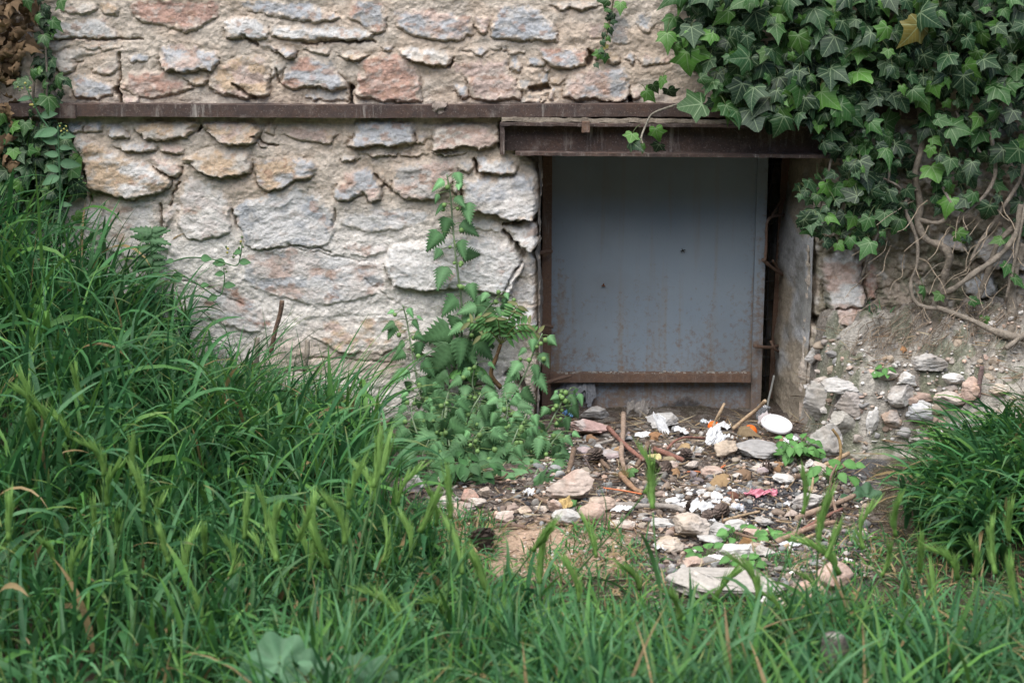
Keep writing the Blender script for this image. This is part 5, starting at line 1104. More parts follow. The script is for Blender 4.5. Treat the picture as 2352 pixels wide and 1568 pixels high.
ROCKS = [
 ('big pink streaked rock lying right of the nettles, largest in the rubble', 1317, 1152, 108, 76, PK, PW, .7),
 ('flat pale grey chip of stone leaning against the foot of the door', 1370, 962, 68, 30, GY, LG, .5),
 ('long red and white stone below the pale chip at the door foot', 1356, 1000, 104, 42, (.44, .30, .27), LG, .6),
 ('flaky layered grey stone under the middle of the door', 1528, 985, 76, 36, GY, LG, .9),
 ('tan block of rock pinning down a crumpled white cloth', 1662, 1052, 56, 44, TN, BR, .8),
 ('little whitish stone left of the crumpled cloth', 1599, 1044, 26, 20, LG, GY, .8),
 ('tall little pinkish stone in front of the big pink rock', 1273, 1176, 34, 34, PK, PW, .8),
 ('grey flat faced slab at the grass edge beside the round brown stone', 1300, 1204, 72, 38, LG, GY, .8),
 ('round pinkish brown stone right of the grey slab', 1362, 1200, 58, 50, PK, BR, .8),
 ('tan stone half hidden behind the round pinkish brown one', 1384, 1172, 60, 34, TN, PK, .8),
 ('flat pinkish stone under the crumpled white tissue', 1432, 1212, 60, 22, PW, PK, .9),
 ('flat grey stone between the thick stick and the grass', 1515, 1212, 56, 26, LG, GY, .9),
 ('chunky cream rock in front of the white pointed paper', 1588, 1238, 78, 60, PW, TN, .8),
 ('purple split stone among the sticks', 1400, 1056, 58, 22, PU, GY, .8),
 ('dull purple stone beside a dark cone, left in the sticks', 1347, 1056, 44, 30, PU, BR, .8),
 ('small grey stone above the purple split stone', 1376, 1034, 26, 14, GY, GY, .8),
 ('smooth olive brown pebble right of the yellow leaf', 1541, 1062, 32, 14, (.26, .22, .14), BR, .7),
 ('small pink pebble below the olive brown one', 1547, 1076, 22, 18, PK, PW, .8),
 ('whitish pink stone in the middle of the dusty patch', 1591, 1078, 34, 20, PW, PK, .8),
 ('rounded pink stone at the edge of the dusty patch', 1637, 1098, 50, 30, PK, PW, .9),
 ('white lump of plaster at the left of the white chunks', 1545, 1164, 34, 26, WC, WH, .8),
 ('small white lump of plaster, topmost of the chunks', 1611, 1142, 22, 20, WC, WH, .8),
 ('bright white lump at the centre of the plaster chunks', 1645, 1156, 32, 26, WC, WH, .8),
 ('long white lump of plaster behind the pointed paper', 1618, 1168, 52, 18, WC, WH, .8),
 ('white lump of plaster beside the dark cone scales', 1573, 1170, 30, 18, WC, WH, .8),
 ('round tan and white lump behind the centre plaster chunk', 1626, 1148, 24, 18, PW, WH, .8),
 ('small white lump right of the plaster chunks', 1668, 1158, 24, 18, WC, WH, .8),
 ('large flat grey boulder behind the white tray', 1742, 1050, 106, 42, (.33, .32, .31), GY, .9),
 ('dark slate sliver right of the grey boulder', 1797, 1040, 44, 18, (.11, .115, .13), (.2, .2, .2), .5),
 ('long pale tan stone lying aslant before the green weed', 1762, 1080, 74, 24, PW, TN, .5),
 ('oblong whitish stone above the brown ivy leaf', 1706, 1098, 46, 17, LG, PW, .7),
 ('whitish rounded stone below the roots, right of the dead leaves', 1800, 1110, 46, 24, WH, PW, .8),
 ('pale small stone just above the rounded whitish one', 1752, 1092, 26, 20, PU, LG, .8),
 ('white chip by the foot of the rocky ledge', 1862, 1074, 30, 20, WH, LG, .8),
 ('oblong white chip left of the ledge foot', 1842, 1086, 30, 18, WH, PW, .8),
 ('tan slab standing at the foot of the ledge', 1884, 1098, 42, 34, PW, TN, .7),
 ('tilted grey slab on the charcoal patch', 1858, 1168, 78, 42, (.43, .40, .38), LG, .8),
 ('little pinkish stone at the lower rim of the charcoal', 1819, 1190, 32, 20, PK, PW, .8),
 ('grey flat stone right of the chunky cream rock', 1660, 1234, 74, 36, GY, (.3, .3, .27), .9),
 ('pale rounded stone behind the grey flat one', 1690, 1220, 44, 28, LG, PW, .8),
 ('low grey slab below the grey flat stone', 1632, 1250, 56, 22, GY, LG, .9),
 ('bright white angular stone at the front of the rubble', 1687, 1280, 84, 38, WH, LG, .8),
 ('grey slanting slab right of the bright white stone', 1750, 1282, 62, 30, (.46, .42, .39), LG, .8),
 ('small pale stone wedged under the bright white stone', 1708, 1294, 36, 18, PW, LG, .8),
 ('long white chalky piece lying left of the bright white stone', 1660, 1292, 64, 18, WC, WH, .4),
 ('large pale flat slab lying among the grass at the front', 1655, 1366, 262, 66, (.42, .39, .35), (.36, .34, .31), .75),
 ('big reddish pink boulder right of the pale slab', 1917, 1352, 76, 62, PK, (.42, .28, .23), .8),
 ('reddish boulder half sunk in the grass below the big pink one', 1858, 1384, 70, 50, (.45, .30, .24), PK, .8),
 ('small reddish lump between the two boulders', 1885, 1344, 34, 22, (.45, .30, .24), PK, .8),
 ('tan rock topped by a white rag at the grass edge', 1535, 1268, 66, 38, TN, PW, .8),
 ('brown tan stone below the tan rock, in the grass', 1590, 1304, 50, 26, PK, TN, .8),
 ('pale mottled stone above the bright white stone', 1752, 1208, 48, 24, LG, GY, .8),
 ('pink and grey stone left of the weed seedling', 1728, 1232, 42, 22, PK, GY, .8),
 ('orange brown thin stone behind the slanting slab', 1738, 1258, 36, 16, TN, PK, .8),
 ('pale stone in the grass left of the reddish boulder', 1800, 1404, 36, 32, TN, PW, .8),
 ('whitish grey stone in the grass below the pale slab', 1764, 1394, 38, 26, LG, WH, .8),
 ('flat pale stone lost in the grass at the bottom', 1742, 1480, 70, 26, LG, GY, .9),
 ('whitish rock at the left end of the rubble, by the tall grass', 950, 1130, 50, 44, LG, PW, .8),
 ('pale pink block beneath the nettles at left', 1018, 1116, 44, 28, PW, PK, .8),
 ('long pale stone below the pink block', 1026, 1168, 60, 32, PW, LG, .8),
 ('mottled pink stone under the long pale one', 1058, 1176, 62, 26, PK, GY, .8),
 ('reddish wedge shaped stone between two pale stones', 1078, 1162, 42, 38, (.46, .27, .21), PK, .7),
 ('pale broken stone right of the reddish wedge', 1100, 1168, 46, 26, PW, LG, .8),
 ('pinkish stone at the turf edge on the left', 1046, 1188, 44, 20, PK, PW, .8),
 ('flattish brown pink stone behind the reddish wedge', 1118, 1142, 40, 28, PW, BR, .8),
 ('white and pink stone at the edge of the sandy patch', 1158, 1200, 42, 26, PW, PK, .8),
 ('tan stone right of the white and pink one', 1208, 1182, 38, 22, TN, PK, .8),
 ('tan stone under the lying nettle stem', 1240, 1176, 36, 20, PW, TN, .8),
 ('big pale rock at the wall foot behind the tall grass', 838, 910, 104, 72, LG, PW, .6),
 ('pale grey block set in the front edge of the ledge', 1938, 930, 94, 46, (.46, .44, .42), LG, .8),
 ('narrow white stone standing upright in the ledge face', 2004, 1008, 30, 56, WH, LG, .7),
 ('blue grey stone jutting from the ledge above the grass clump', 2112, 988, 66, 46, (.42, .43, .44), LG, .8),
 ('pink and white stone at the lip of the ledge', 2178, 946, 72, 34, PW, PK, .8),
 ('upright orange pink block at the right of the ledge', 2236, 928, 48, 58, PK, (.5, .33, .24), .8),
 ('white rough stone left of the orange pink block', 2190, 896, 54, 32, WH, LG, .8),
 ('knobbly white stone in the middle of the ledge lip', 2082, 900, 42, 34, WH, LG, .8),
 ('brown grey stone left of the knobbly white one', 2046, 894, 46, 28, BR, LG, .8),
 ('small pinkish stone above the pale grey block', 1892, 886, 38, 22, PW, LG, .8),
 ('yellowish pale stone at the far right of the ledge', 2300, 910, 50, 30, TN, WH, .8),
 ('mossy greyish stone low in the ledge face', 1940, 1012, 74, 60, (.38, .36, .32), LG, .5),
 ('jagged pale stone on the corner of the ledge', 1872, 850, 44, 36, LG, (.3, .28, .25), .7),
 ('big weathered grey block forming the corner of the ledge by the plaster', 1884, 960, 84, 84, (.36, .34, .31), GY, .6),
 ('rough pale block at the bottom of the ledge corner', 1896, 1050, 80, 84, (.38, .36, .33), LG, .6),
 ('broad pinkish grey stone in the ledge face left of the upright white one', 1956, 985, 74, 60, (.40, .36, .33), PW, .6),
 ('broken stone between the knobbly white and blue grey stones', 2070, 950, 62, 50, (.34, .31, .28), LG, .6),
 ('large dusty stone jutting from the slope under the ivy root', 2140, 856, 84, 44, (.34, .31, .28), LG, .7),
 ('dark dusty stone under the upright white one', 2046, 1000, 46, 40, BR, GY, .7),
]
for r in ROCKS:
    lab, u, v, w, h, c, c2, dep = r
    slab = any(k in lab for k in ('slab', 'flat', 'slate', 'block')); rd = any(k in lab for k in ('round', 'boulder', 'pebble'))
    rock(lab, u, v, w, h, c, c2, dep, rot=(u * 7) % 24 - 12, tilt=(u * 3 + v) % 14 - 7, cuts=22 if slab else (8 if rd else 18), rough=.035 if slab else .05, lo=.45 if not rd else .72,
         grp=('white lumps of broken plaster' if 'plaster' in lab and c is WC else 'loose stones of the rubble heap and ledge'))
def chips():
    M = Mesh(); V0, F0 = ICO1; pal = np.array([(.50, .40, .33), (.46, .44, .41), (.62, .59, .55), (.36, .28, .22), (.22, .18, .15), (.5, .36, .28), (.72, .70, .67), (.06, .06, .065)])
    def put(n, poly, smin, smax, p):
        poly = np.array(poly, float); lo, hi = poly.min(0), poly.max(0); q = RNG.uniform(lo, hi, (n * 3, 2)); q = q[inpoly(q[:, 0], q[:, 1], poly)][:n]
        # spread evenly over the ground rather than over the picture
        for u, v in q:
            b = G(u, v); s = RNG.uniform(smin, smax) * RNG.random() ** .7 + .0015; R = RNG.normal(0, 1, (3, 3)); Q, _ = np.linalg.qr(R)
            V = (V0 * RNG.uniform(.45, 1.1, 3)) * RNG.uniform(.8, 1.2, (len(V0), 1)); V = V @ Q.T * s * [1, 1, .7] + b + [0, 0, s * .3]
            M.add(V, F0, pal[RNG.choice(8, p=p)] * RNG.uniform(.75, 1.2))
    deb = [.12, .13, .06, .2, .26, .08, .03, .12]
    put(2300, [(1250, 985), (1830, 975), (1900, 1060), (1990, 1130), (2010, 1330), (1500, 1330), (1440, 1230), (980, 1190), (920, 1110), (1230, 1100)], .0025, .0095, deb)
    put(760, [(1640, 1110), (1990, 1090), (2010, 1340), (1700, 1220)], .002, .008, [.04, .10, .06, .04, .16, .03, .05, .52])
    put(260, [(1060, 1200), (1480, 1190), (1420, 1300), (1180, 1330)], .0015, .005, [.4, .05, .15, .1, .05, .25, 0, 0])
    put(260, [(1860, 790), (2352, 700), (2352, 900), (2080, 930), (1880, 900)], .002, .0085, [.2, .22, .25, .1, .07, .08, .08, 0])
    put(110, [(1850, 880), (2250, 900), (2150, 1010), (1900, 1060)], .003, .011, [.2, .25, .25, .1, .1, .05, .05, 0])
    put(60, [(1530, 1120), (1700, 1120), (1700, 1185), (1530, 1185)], .003, .009, [.05, .05, .3, 0, 0, 0, .6, 0])
    put(130, [(1500, 1290), (1900, 1290), (1900, 1410), (1500, 1400)], .002, .007, deb)
    tag(M.build('gravel', M_ROCK, smooth=False), 'countless stone chips, grit and plaster crumbs strewn over soil and ledge', 'gravel', kind='stuff')
chips()
def debris():
    M = Mesh(); poly = np.array([(1240, 990), (1830, 970), (1900, 1060), (2010, 1100), (2020, 1330), (1500, 1310), (1440, 1220), (990, 1190), (920, 1110), (1230, 1090)], float)
    q = RNG.uniform(poly.min(0), poly.max(0), (2600, 2)); q = q[inpoly(q[:, 0], q[:, 1], poly)][:1100]
    for u, v in q:
        b = G(u, v); L = RNG.uniform(.008, .045) * RNG.random() ** .5 + .006; a = RNG.uniform(0, 6.28); e = b + [cos(a) * L, sin(a) * L, RNG.uniform(-.1, .3) * L]; m = (b + e) / 2 + RNG.normal(0, .08, 3) * L; m[2] = abs(m[2] - b[2]) + b[2] + .002
        c = [(.16, .11, .08), (.09, .07, .06), (.28, .21, .14), (.05, .045, .045), (.24, .22, .19)][RNG.integers(5)]
        tube(M, [b + [0, 0, .003], m, e + [0, 0, .003]], RNG.uniform(.0006, .0022), None, c, 4, n=2)
    tag(M.build('twig_litter', M_BARK), 'countless small broken twigs, bark bits and dark crumbs mixed into the rubble', 'twigs', kind='stuff')
    # rubble too small and mixed to name, spread unevenly
    M = Mesh(); V0, F0 = ICO2; n = 0
    for u, v in RNG.uniform([900, 985], [2010, 1400], (2600, 2)):
        if n > 520: break
        d = fbm(u / 60, v / 35, 2, 17)
        if not inpoly([u], [v], poly)[0] and not (1500 < u < 1950 and 1290 < v < 1380 and d > .5): continue
        if d < .44: continue
        b = G(u, v); s = RNG.uniform(.004, .013); V = rockshape(int(RNG.integers(1e6)), 9, .08, ICO2, .5) * RNG.uniform(.5, 1.1, 3) * s * [1.3, 1, .8]; a = RNG.uniform(0, 6.28); V = V @ np.array([[cos(a), sin(a), 0], [-sin(a), cos(a), 0], [0, 0, 1]])
        c = [PK, GY, TN, LG, BR, PU, GY, (.2, .18, .16), (.3, .27, .24), PW][RNG.integers(10)]; M.add(V + b + [0, 0, s * .35], F0, np.array(c) * [.86, .9, .92] * RNG.uniform(.4, .95)); n += 1
    for u, v in RNG.uniform([1850, 760], [2352, 1050], (170, 2)):
        b = G(u, v); 
        if b[2] < .03 or b[0] < .69: continue
        s = RNG.uniform(.005, .02) * RNG.random() ** .4; V = rockshape(int(RNG.integers(1e6)), 9, .08, ICO2, .5) * RNG.uniform(.6, 1.1, 3) * s * [1.2, 1, .8]
        c = [GY, TN, GY, BR, PW, (.3, .28, .25), (.38, .35, .30), PK][RNG.integers(8)]; M.add(V + b + [0, 0, -s * .3], F0, np.array(c) * RNG.uniform(.6, .95))
    tag(M.build('small_rubble', M_ROCK), 'small broken stones and dusty fragments packed between the larger rocks', 'rubble', kind='stuff')
debris()
def fine_roots():
    M = Mesh(); R = np.random.default_rng(77)
    for k in range(150):
        u = R.uniform(1960, 2345); v = R.uniform(700, 800); pts = []
        if v < 725 and u < 2050: continue
        for j in range(5): b = G(u, v); pts.append(b + [0, -.004, .006 + R.uniform(0, .008)]); u -= R.uniform(-6, 22); v += R.uniform(2, 20)
        tube(M, pts, R.uniform(.0005, .0016), .0004, np.array([.30, .24, .18]) * R.uniform(.5, 1.2), 4, n=3)
    tag(M.build('fine_roots', M_BARK), 'mat of fine dead roots hanging over the back of the ledge under the ivy', 'roots', kind='stuff')
fine_roots()
# sticks: (label, picture points with height above the ground in mm, radius mm, colour)
BK = (.20, .14, .10); RK = (.26, .13, .10); GK = (.30, .27, .24); LK = (.42, .31, .20)
STICKS = [
 ('thick grey barked stick lying level between the round stone and plaster lumps', [(1406, 1158, 12), (1460, 1161, 12), (1540, 1163, 12), (1572, 1174, 8)], 6.5, GK),
 ('long brown stick standing up from the sticks toward the door', [(1432, 950, 40), (1431, 1000, 30), (1427, 1045, 25), (1437, 1085, 10)], 6, (.34, .25, .19)),
 ('reddish stick crossing behind the long brown one', [(1398, 982, 30), (1432, 1018, 24), (1478, 1056, 12)], 5.5, RK),
 ('cut branch stub leaning on the big pink rock', [(1318, 1030, 40), (1312, 1060, 50), (1306, 1082, 62)], 6, BK),
 ('light branch leaning up from the rubbish against the right of the door', [(1683, 985, 10), (1710, 962, 30), (1740, 938, 60), (1758, 920, 85)], 5, LK),
 ('bent tan twig rising from the white cloth in front of the door foot', [(1642, 1000, 15), (1640, 975, 35), (1652, 950, 60), (1664, 926, 85)], 4, LK),
 ('short dark red stick above the yellow leaf', [(1503, 1030, 14), (1540, 1045, 12), (1570, 1056, 10)], 6, RK),
 ('brown stick slanting down to the right of the purple stone', [(1488, 1018, 16), (1478, 1044, 14), (1462, 1070, 8)], 6, BK),
 ('arched red stem between the papers and the cloth', [(1532, 1032, 8), (1548, 1014, 26), (1575, 1004, 30), (1618, 1006, 18)], 3, RK),
 ('brown stick with a tuft of needles near the middle', [(1425, 1088, 16), (1440, 1106, 14), (1460, 1124, 10), (1476, 1130, 6)], 6, (.30, .19, .12)),
 ('grey stick half buried above the dark cones', [(1370, 1020, 10), (1400, 1012, 14), (1440, 1000, 16)], 4, GK),
 ('thin stick sloping past the purple stones', [(1318, 1032, 12), (1342, 1050, 14), (1356, 1076, 12)], 2.5, (.13, .1, .09)),
 ('short stick left of the dark cone', [(1370, 1040, 12), (1385, 1062, 12), (1400, 1076, 9)], 5.5, BK),
 ('long thin brown stick along the edge of the sandy patch', [(1234, 1190, 6), (1290, 1202, 8), (1360, 1208, 8), (1455, 1214, 6)], 4, (.28, .2, .15)),
 ('dark stick at the top of the sandy patch', [(1138, 1208, 5), (1175, 1206, 8), (1208, 1210, 6)], 5, (.2, .14, .11)),
 ('grey stick under the nettles at the left of the rubble', [(982, 1144, 8), (1020, 1132, 12), (1050, 1116, 14)], 4, GK),
 ('dark stick running from the lying nettle to the big pink rock', [(1228, 1138, 10), (1248, 1150, 12), (1275, 1158, 10)], 5, BK),
 ('long brown root crossing the charcoal to the right, upper one', [(1830, 1190, 10), (1880, 1170, 16), (1930, 1152, 20), (1962, 1138, 22)], 6, (.33, .24, .18)),
 ('long brown root crossing below the upper one', [(1784, 1244, 8), (1830, 1224, 14), (1880, 1206, 16), (1918, 1198, 18)], 6, (.32, .22, .16)),
 ('thin reddish root between the two long brown ones', [(1840, 1218, 10), (1890, 1190, 14), (1934, 1168, 18)], 4.5, RK),
 ('lowest brown root ending at the white plastic scrap', [(1800, 1256, 6), (1840, 1240, 10), (1872, 1226, 10)], 4, LK),
 ('thin upright twig standing in the charcoal in front of the ledge', [(1926, 1196, 2), (1914, 1150, 30), (1908, 1100, 75), (1922, 1066, 105)], 3.2, (.27, .19, .14)),
 ('reddish budded twig growing at the foot of the ledge', [(1916, 1090, 4), (1930, 1050, 40), (1928, 1010, 75), (1912, 985, 100)], 3.4, (.25, .17, .08)),
 ('dark woody stalk rooted in the ledge above the grass clump', [(2246, 912, 5), (2250, 880, 30), (2256, 840, 60)], 6, (.2, .14, .13)),
 ('tan root running along the ledge foot', [(1858, 1090, 8), (1900, 1066, 18), (1950, 1040, 24)], 6, LK),
 ('dark stick lying under the tan root', [(1796, 1106, 8), (1840, 1092, 12), (1868, 1082, 12)], 6, BK),
 ('broken brown stick low at the right of the charcoal', [(1900, 1075, 10), (1930, 1072, 16), (1960, 1056, 20)], 6, LK),
 ('grey stick half hidden right of the pointed paper', [(1640, 1172, 10), (1670, 1168, 12), (1690, 1170, 8)], 4, GK),
 ('thin twig between the dark cone and the little pinkish stone', [(1660, 1196, 6), (1700, 1184, 10), (1745, 1174, 8)], 3, LK),
 ('brown stick poking out under the tissue', [(1540, 1218, 8), (1566, 1208, 12), (1590, 1196, 12)], 7, (.26, .18, .14)),
 ('dark stick over the weathered slabs', [(1688, 1222, 26), (1712, 1230, 26), (1740, 1236, 20)], 3, BK),
 ('thin tan stem hooked in front of the ledge foot', [(1862, 1130, 3), (1866, 1112, 16), (1868, 1096, 26)], 3, LK),
 ('sawn brown stem standing against the wall above the tall grass', None, 0, 0),
]
def stickpath(pts): 
    out = []
    for u, v, h in pts:
        p = G(u, v); hh = h / 1000.
        y = p[1] + hh * 1.0 / .33 * 0          # raise the point, keep it on its sight line
        q = G(u, v); lo, hi = -2.5, q[1]
        for yy in np.linspace(q[1], q[1] - .45, 240):
            r = P(u, v, yy)
            if r[2] - float(H(r[0], r[1])) >= hh * .9: q = r; break
        out.append(q)
    return np.array(out)
for lab, pts, r, c in STICKS:
    M = Mesh()
    if pts is None:
        tube(M, [P(622, 810, -.09), P(632, 760, -.085), P(643, 722, -.08), P(648, 690, -.08)], .0052, .0050, (.13, .085, .06), 9, .15, tipcol=(.4, .33, .25)); nm = 'stick'
    else: tube(M, stickpath(pts), r / 1000., r / 1300., c, 9, .25, tipcol=(.5, .4, .28))
    tag(M.build('stick', M_BARK), lab, 'stick', 'sticks, twigs and roots among the rubble')
for lab, (u, v), (u2, v2), r in (('weathered grey stake left of the sawn stem, in the grass', (588, 840), (590, 775), .007), ('weathered grey stake right of the sawn stem, in the grass', (700, 850), (706, 780), .006),
                                 ('short pale root stub poking out of the wall behind the nettles, upper one', (1018, 875), (1130, 878), .0065), ('thin pale root lying below the stub on the wall', (1052, 885), (1140, 893), .004)):
    M = Mesh(); tube(M, [P(u, v, -.06), P((u + u2) / 2 + 2, (v + v2) / 2 + 3, -.065), P(u2, v2, -.06)], r, r * .8, (.30, .26, .21), 8, .25, tipcol=(.5, .45, .35)); tag(M.build('stick', M_BARK), lab, 'stick', 'sticks, twigs and roots among the rubble')
for lab, pts, c, r in (('orange plastic straw lying before the thick grey stick', [(1386, 1120, 8), (1430, 1126, 10), (1474, 1134, 8)], M_ORST, .0015), ('orange wire on the dusty patch beside the rounded pink stone', [(1578, 1083, 6), (1600, 1082, 8), (1616, 1086, 6)], M_ORST, .0014),
                       ('short orange bit of plastic behind the rounded pink stone', [(1656, 1074, 8), (1666, 1068, 10)], M_ORST, .002), ('orange strip under the nettle clump', [(1008, 1092, 10), (1026, 1084, 14), (1044, 1078, 16)], M_ORST, .0014),
                       ('pale cable hanging down the gap right of the door', [(1758, 968, 5), (1764, 925, 50), (1772, 890, 80), (1778, 862, 110)], M_PAPER, .0026)):
    M = Mesh(); pp = stickpath(pts) if 'cable' not in lab else [P(u, v, .20) for u, v, _ in pts]; tube(M, pp, r, r, (.45, .46, .43), 8); tag(M.build('cable' if 'cable' in lab else 'straw', c), lab, 'cable' if 'cable' in lab else 'litter')
# crumpled paper, cloth and film
def crumple(name, label, cat, u, v, w, h, mat=M_PAPER, col=(.82, .83, .84), seed=0, amp=.22, flat=.5, up=0., grp=None, rot=0, fold=1.5):
    p = G(u, v); k = pix(p); W_, H_ = w / k, h / k; n = 46; R = np.random.default_rng(int(u + v)); a = np.linspace(-1, 1, n); A, B = np.meshgrid(a, a, indexing='ij'); x, y = A.ravel(), B.ravel()
    s = R.random() * 50; z = (np.abs(n2(x * fold + s, y * fold, 1) - .5) + .5 * np.abs(n2(x * fold * 2.3 + s, y * fold * 2.3, 2) - .5) + .12 * np.abs(n2(x * fold * 5 + s, y * fold * 5, 3) - .5)) * 1.6
    ex = 1 + .35 * (fbm(x * 2.5 + s, y * 2.5, 3, 5) - .5) * 2; ey = 1 + .35 * (fbm(x * 2.5 + s, y * 2.5, 3, 6) - .5) * 2
    hgt = max(H_ * (1 - flat), .004); dep = min(max(H_ * flat / .33, .008), W_ * 1.1)
    V = np.stack([x * ex * W_ / 2 + (z - .5) * W_ * .12, y * ey * dep / 2, hgt * (1.15 * z * .8 + .9 * S((y + 1) / 2) * up + .35 * (1 - x * x) * (1 - y * y))], 1)
    ca, sa = cos(radians(rot)), sin(radians(rot)); V = np.stack([V[:, 0] * ca - V[:, 2] * sa, V[:, 1], V[:, 0] * sa + V[:, 2] * ca], 1)
    V += p + [0, dep * .4, .003 - min(0, V[:, 2].min())]; keep = (x * x + y * y * 1.0) < 1.35 + .6 * (n2(x * 3 + s, y * 3, 8) - .5); F = gridF(n, n); F = F[keep[F].all(1)]
    M = Mesh(); M.add(V, F, np.array(col) * (.92 + .1 * fbm(x * 8, y * 8, 3, 3))[:, None]); return tag(M.build(name, mat), label, cat, grp)
g = 'scraps of white paper and tissue in the rubble'
crumple('paper_scrap', 'flat torn white paper in front of the door foot', 'paper', 1490, 1008, 56, 20, flat=.6, grp=g, rot=-2)
crumple('paper_scrap', 'white paper standing up like a sail beside the flat torn one', 'paper', 1532, 1008, 26, 40, flat=.15, up=1, grp=g, rot=25)
crumple('paper_scrap', 'curled white tissue right of the standing paper', 'paper', 1560, 1008, 34, 26, flat=.4, grp=g, rot=-28)
crumple('cloth_scrap', 'crumpled white cloth trapped by the tan block of rock', 'cloth', 1640, 1038, 50, 52, flat=.4, up=.6, fold=2.2, rot=-20)
crumple('paper_scrap', 'white tissue torn like a crown in front of the thick grey stick', 'paper', 1430, 1186, 46, 30, flat=.35, grp=g)
crumple('paper_scrap', 'white pointed paper between the plaster lumps and the cream rock', 'paper', 1610, 1188, 46, 34, flat=.2, up=.6, grp=g)
crumple('paper_scrap', 'small white paper square left of the open dark cone', 'paper', 1642, 1176, 22, 22, flat=.2, up=.8, grp=g)
crumple('paper_scrap', 'pale bluish paper right of the open dark cone', 'paper', 1696, 1180, 30, 24, col=(.62, .64, .68), flat=.3, grp=g)
crumple('paper_scrap', 'white crumpled scrap under the lying nettle', 'paper', 1214, 1146, 28, 26, flat=.3, grp=g)
crumple('paper_scrap', 'white tissue at the ledge side of the white tray', 'paper', 1818, 1024, 44, 24, flat=.4, grp=g)
crumple('paper_scrap', 'pinkish white wrapper twisted at the foot of the cable', 'paper', 1758, 982, 28, 30, col=(.74, .68, .68), flat=.2, up=.5, grp=g)
crumple('paper_scrap', 'white tissue beside the left orange peel', 'paper', 1660, 990, 40, 24, flat=.4, grp=g)
crumple('paper_scrap', 'bluish white scrap left of the left orange peel', 'paper', 1622, 984, 28, 24, col=(.66, .7, .72), flat=.3, grp=g)
crumple('cloth_scrap', 'white rag draped on the tan rock at the grass edge', 'cloth', 1520, 1272, 40, 32, flat=.4)
crumple('paper_scrap', 'white plastic scrap below the lowest brown root', 'paper', 1816, 1262, 48, 20, col=(.66, .67, .7), flat=.5, grp=g)
crumple('paper_scrap', 'little white scrap at the right edge of the charcoal', 'paper', 1808, 1166, 16, 14, flat=.3, grp=g)
crumple('paper_scrap', 'white scrap low in the rubble beside the dark cone', 'paper', 1636, 1206, 20, 14, flat=.3, grp=g)
crumple('plastic_wrapper', 'shiny pink and clear sweet wrapper on the charcoal', 'wrapper', 1748, 1148, 74, 28, M_PINK, flat=.35, fold=2)
crumple('plastic_wrapper', 'clear film end of the pink wrapper lying beside it', 'wrapper', 1706, 1140, 30, 22, M_CLEAR, flat=.35)
crumple('plastic_bag', 'dusty grey knotted bag against the middle of the door foot', 'bag', 1466, 966, 54, 38, M_ROCK, (.24, .22, .20), flat=.1, up=.5, fold=2)
crumple('plastic_bag', 'dull grey plastic bag between the nettles and the door foot', 'bag', 1322, 945, 90, 60, M_ROCK, (.22, .23, .25), flat=.1, up=.8, fold=2)
crumple('plastic_wrapper', 'scrap of blue plastic behind the nettle at the door foot', 'wrapper', 1310, 962, 34, 24, M_BLUE, flat=.3)
crumple('yellow_leaf', 'pale yellow rotting leaf among the sticks', 'leaf', 1498, 1062, 40, 22, M_LITTER, (.62, .54, .27), flat=.6)
crumple('dry_leaf', 'yellow tan chunk of leaf beside the tall little pinkish stone', 'leaf', 1300, 1174, 28, 24, M_LITTER, (.60, .44, .20), flat=.2, up=.8)
def tray():
    p = G(1787, 1012); n = 40; a = np.linspace(0, 2 * pi, n, endpoint=False); M = Mesh(); rings = []
    for r, z in ((0, .001), (.55, .001), (.8, 0), (.88, .006), (.93, .007), (1, .004), (1.0, -.001), (.85, -.004), (0, -.003)): rings.append(np.stack([r * .036 * np.cos(a) * (1 + .07 * np.sin(a * 2)), r * .030 * np.sin(a), 0 * a + z], 1))
    V = np.concatenate(rings); i = np.arange(len(rings) * n).reshape(-1, n); j = np.roll(i, -1, 1); F = np.stack([i[:-1], i[1:], j[1:], j[:-1]], -1).reshape(-1, 4)
    t = radians(24); V = np.stack([V[:, 0], V[:, 1] * cos(t) - V[:, 2] * sin(t), V[:, 1] * sin(t) + V[:, 2] * cos(t)], 1); t = radians(14); V = np.stack([V[:, 0] * cos(t) + V[:, 2] * sin(t), V[:, 1], -V[:, 0] * sin(t) + V[:, 2] * cos(t)], 1)
    M.add(V + p + [0, .03, .028], F, (.86, .86, .87)); tag(M.build('foam_tray', M_PAPER), 'round white foam lid lying tilted on the grey boulder', 'lid')
tray()
def peel(label, u, v, w, h):
    p = G(u, v); k = pix(p); V, F = ICO3; V = V.copy(); keep = V[:, 2] > -.15 + .1 * np.sin(5 * V[:, 0]); F = F[keep[F].all(1)]; M = Mesh()
    o = V * (1 + .03 * (fbm3(V * 5, 3) - .5))[:, None] * [w / k / 2, w / k / 2.2, h / k * .8]; i_ = o * .86
    M.add(o + p + [0, .012, .004], F, (.8, .2, .03)); M.add(i_ + p + [0, .012, .004], F[:, ::-1], (.8, .6, .4)); tag(M.build('orange_peel', M_ORANGE), label, 'orange peel')
peel('bright orange half peel beside the big brown leaf', 1724, 1000, 34, 22); peel('smaller orange peel by the white tissue under the door', 1640, 988, 28, 18)
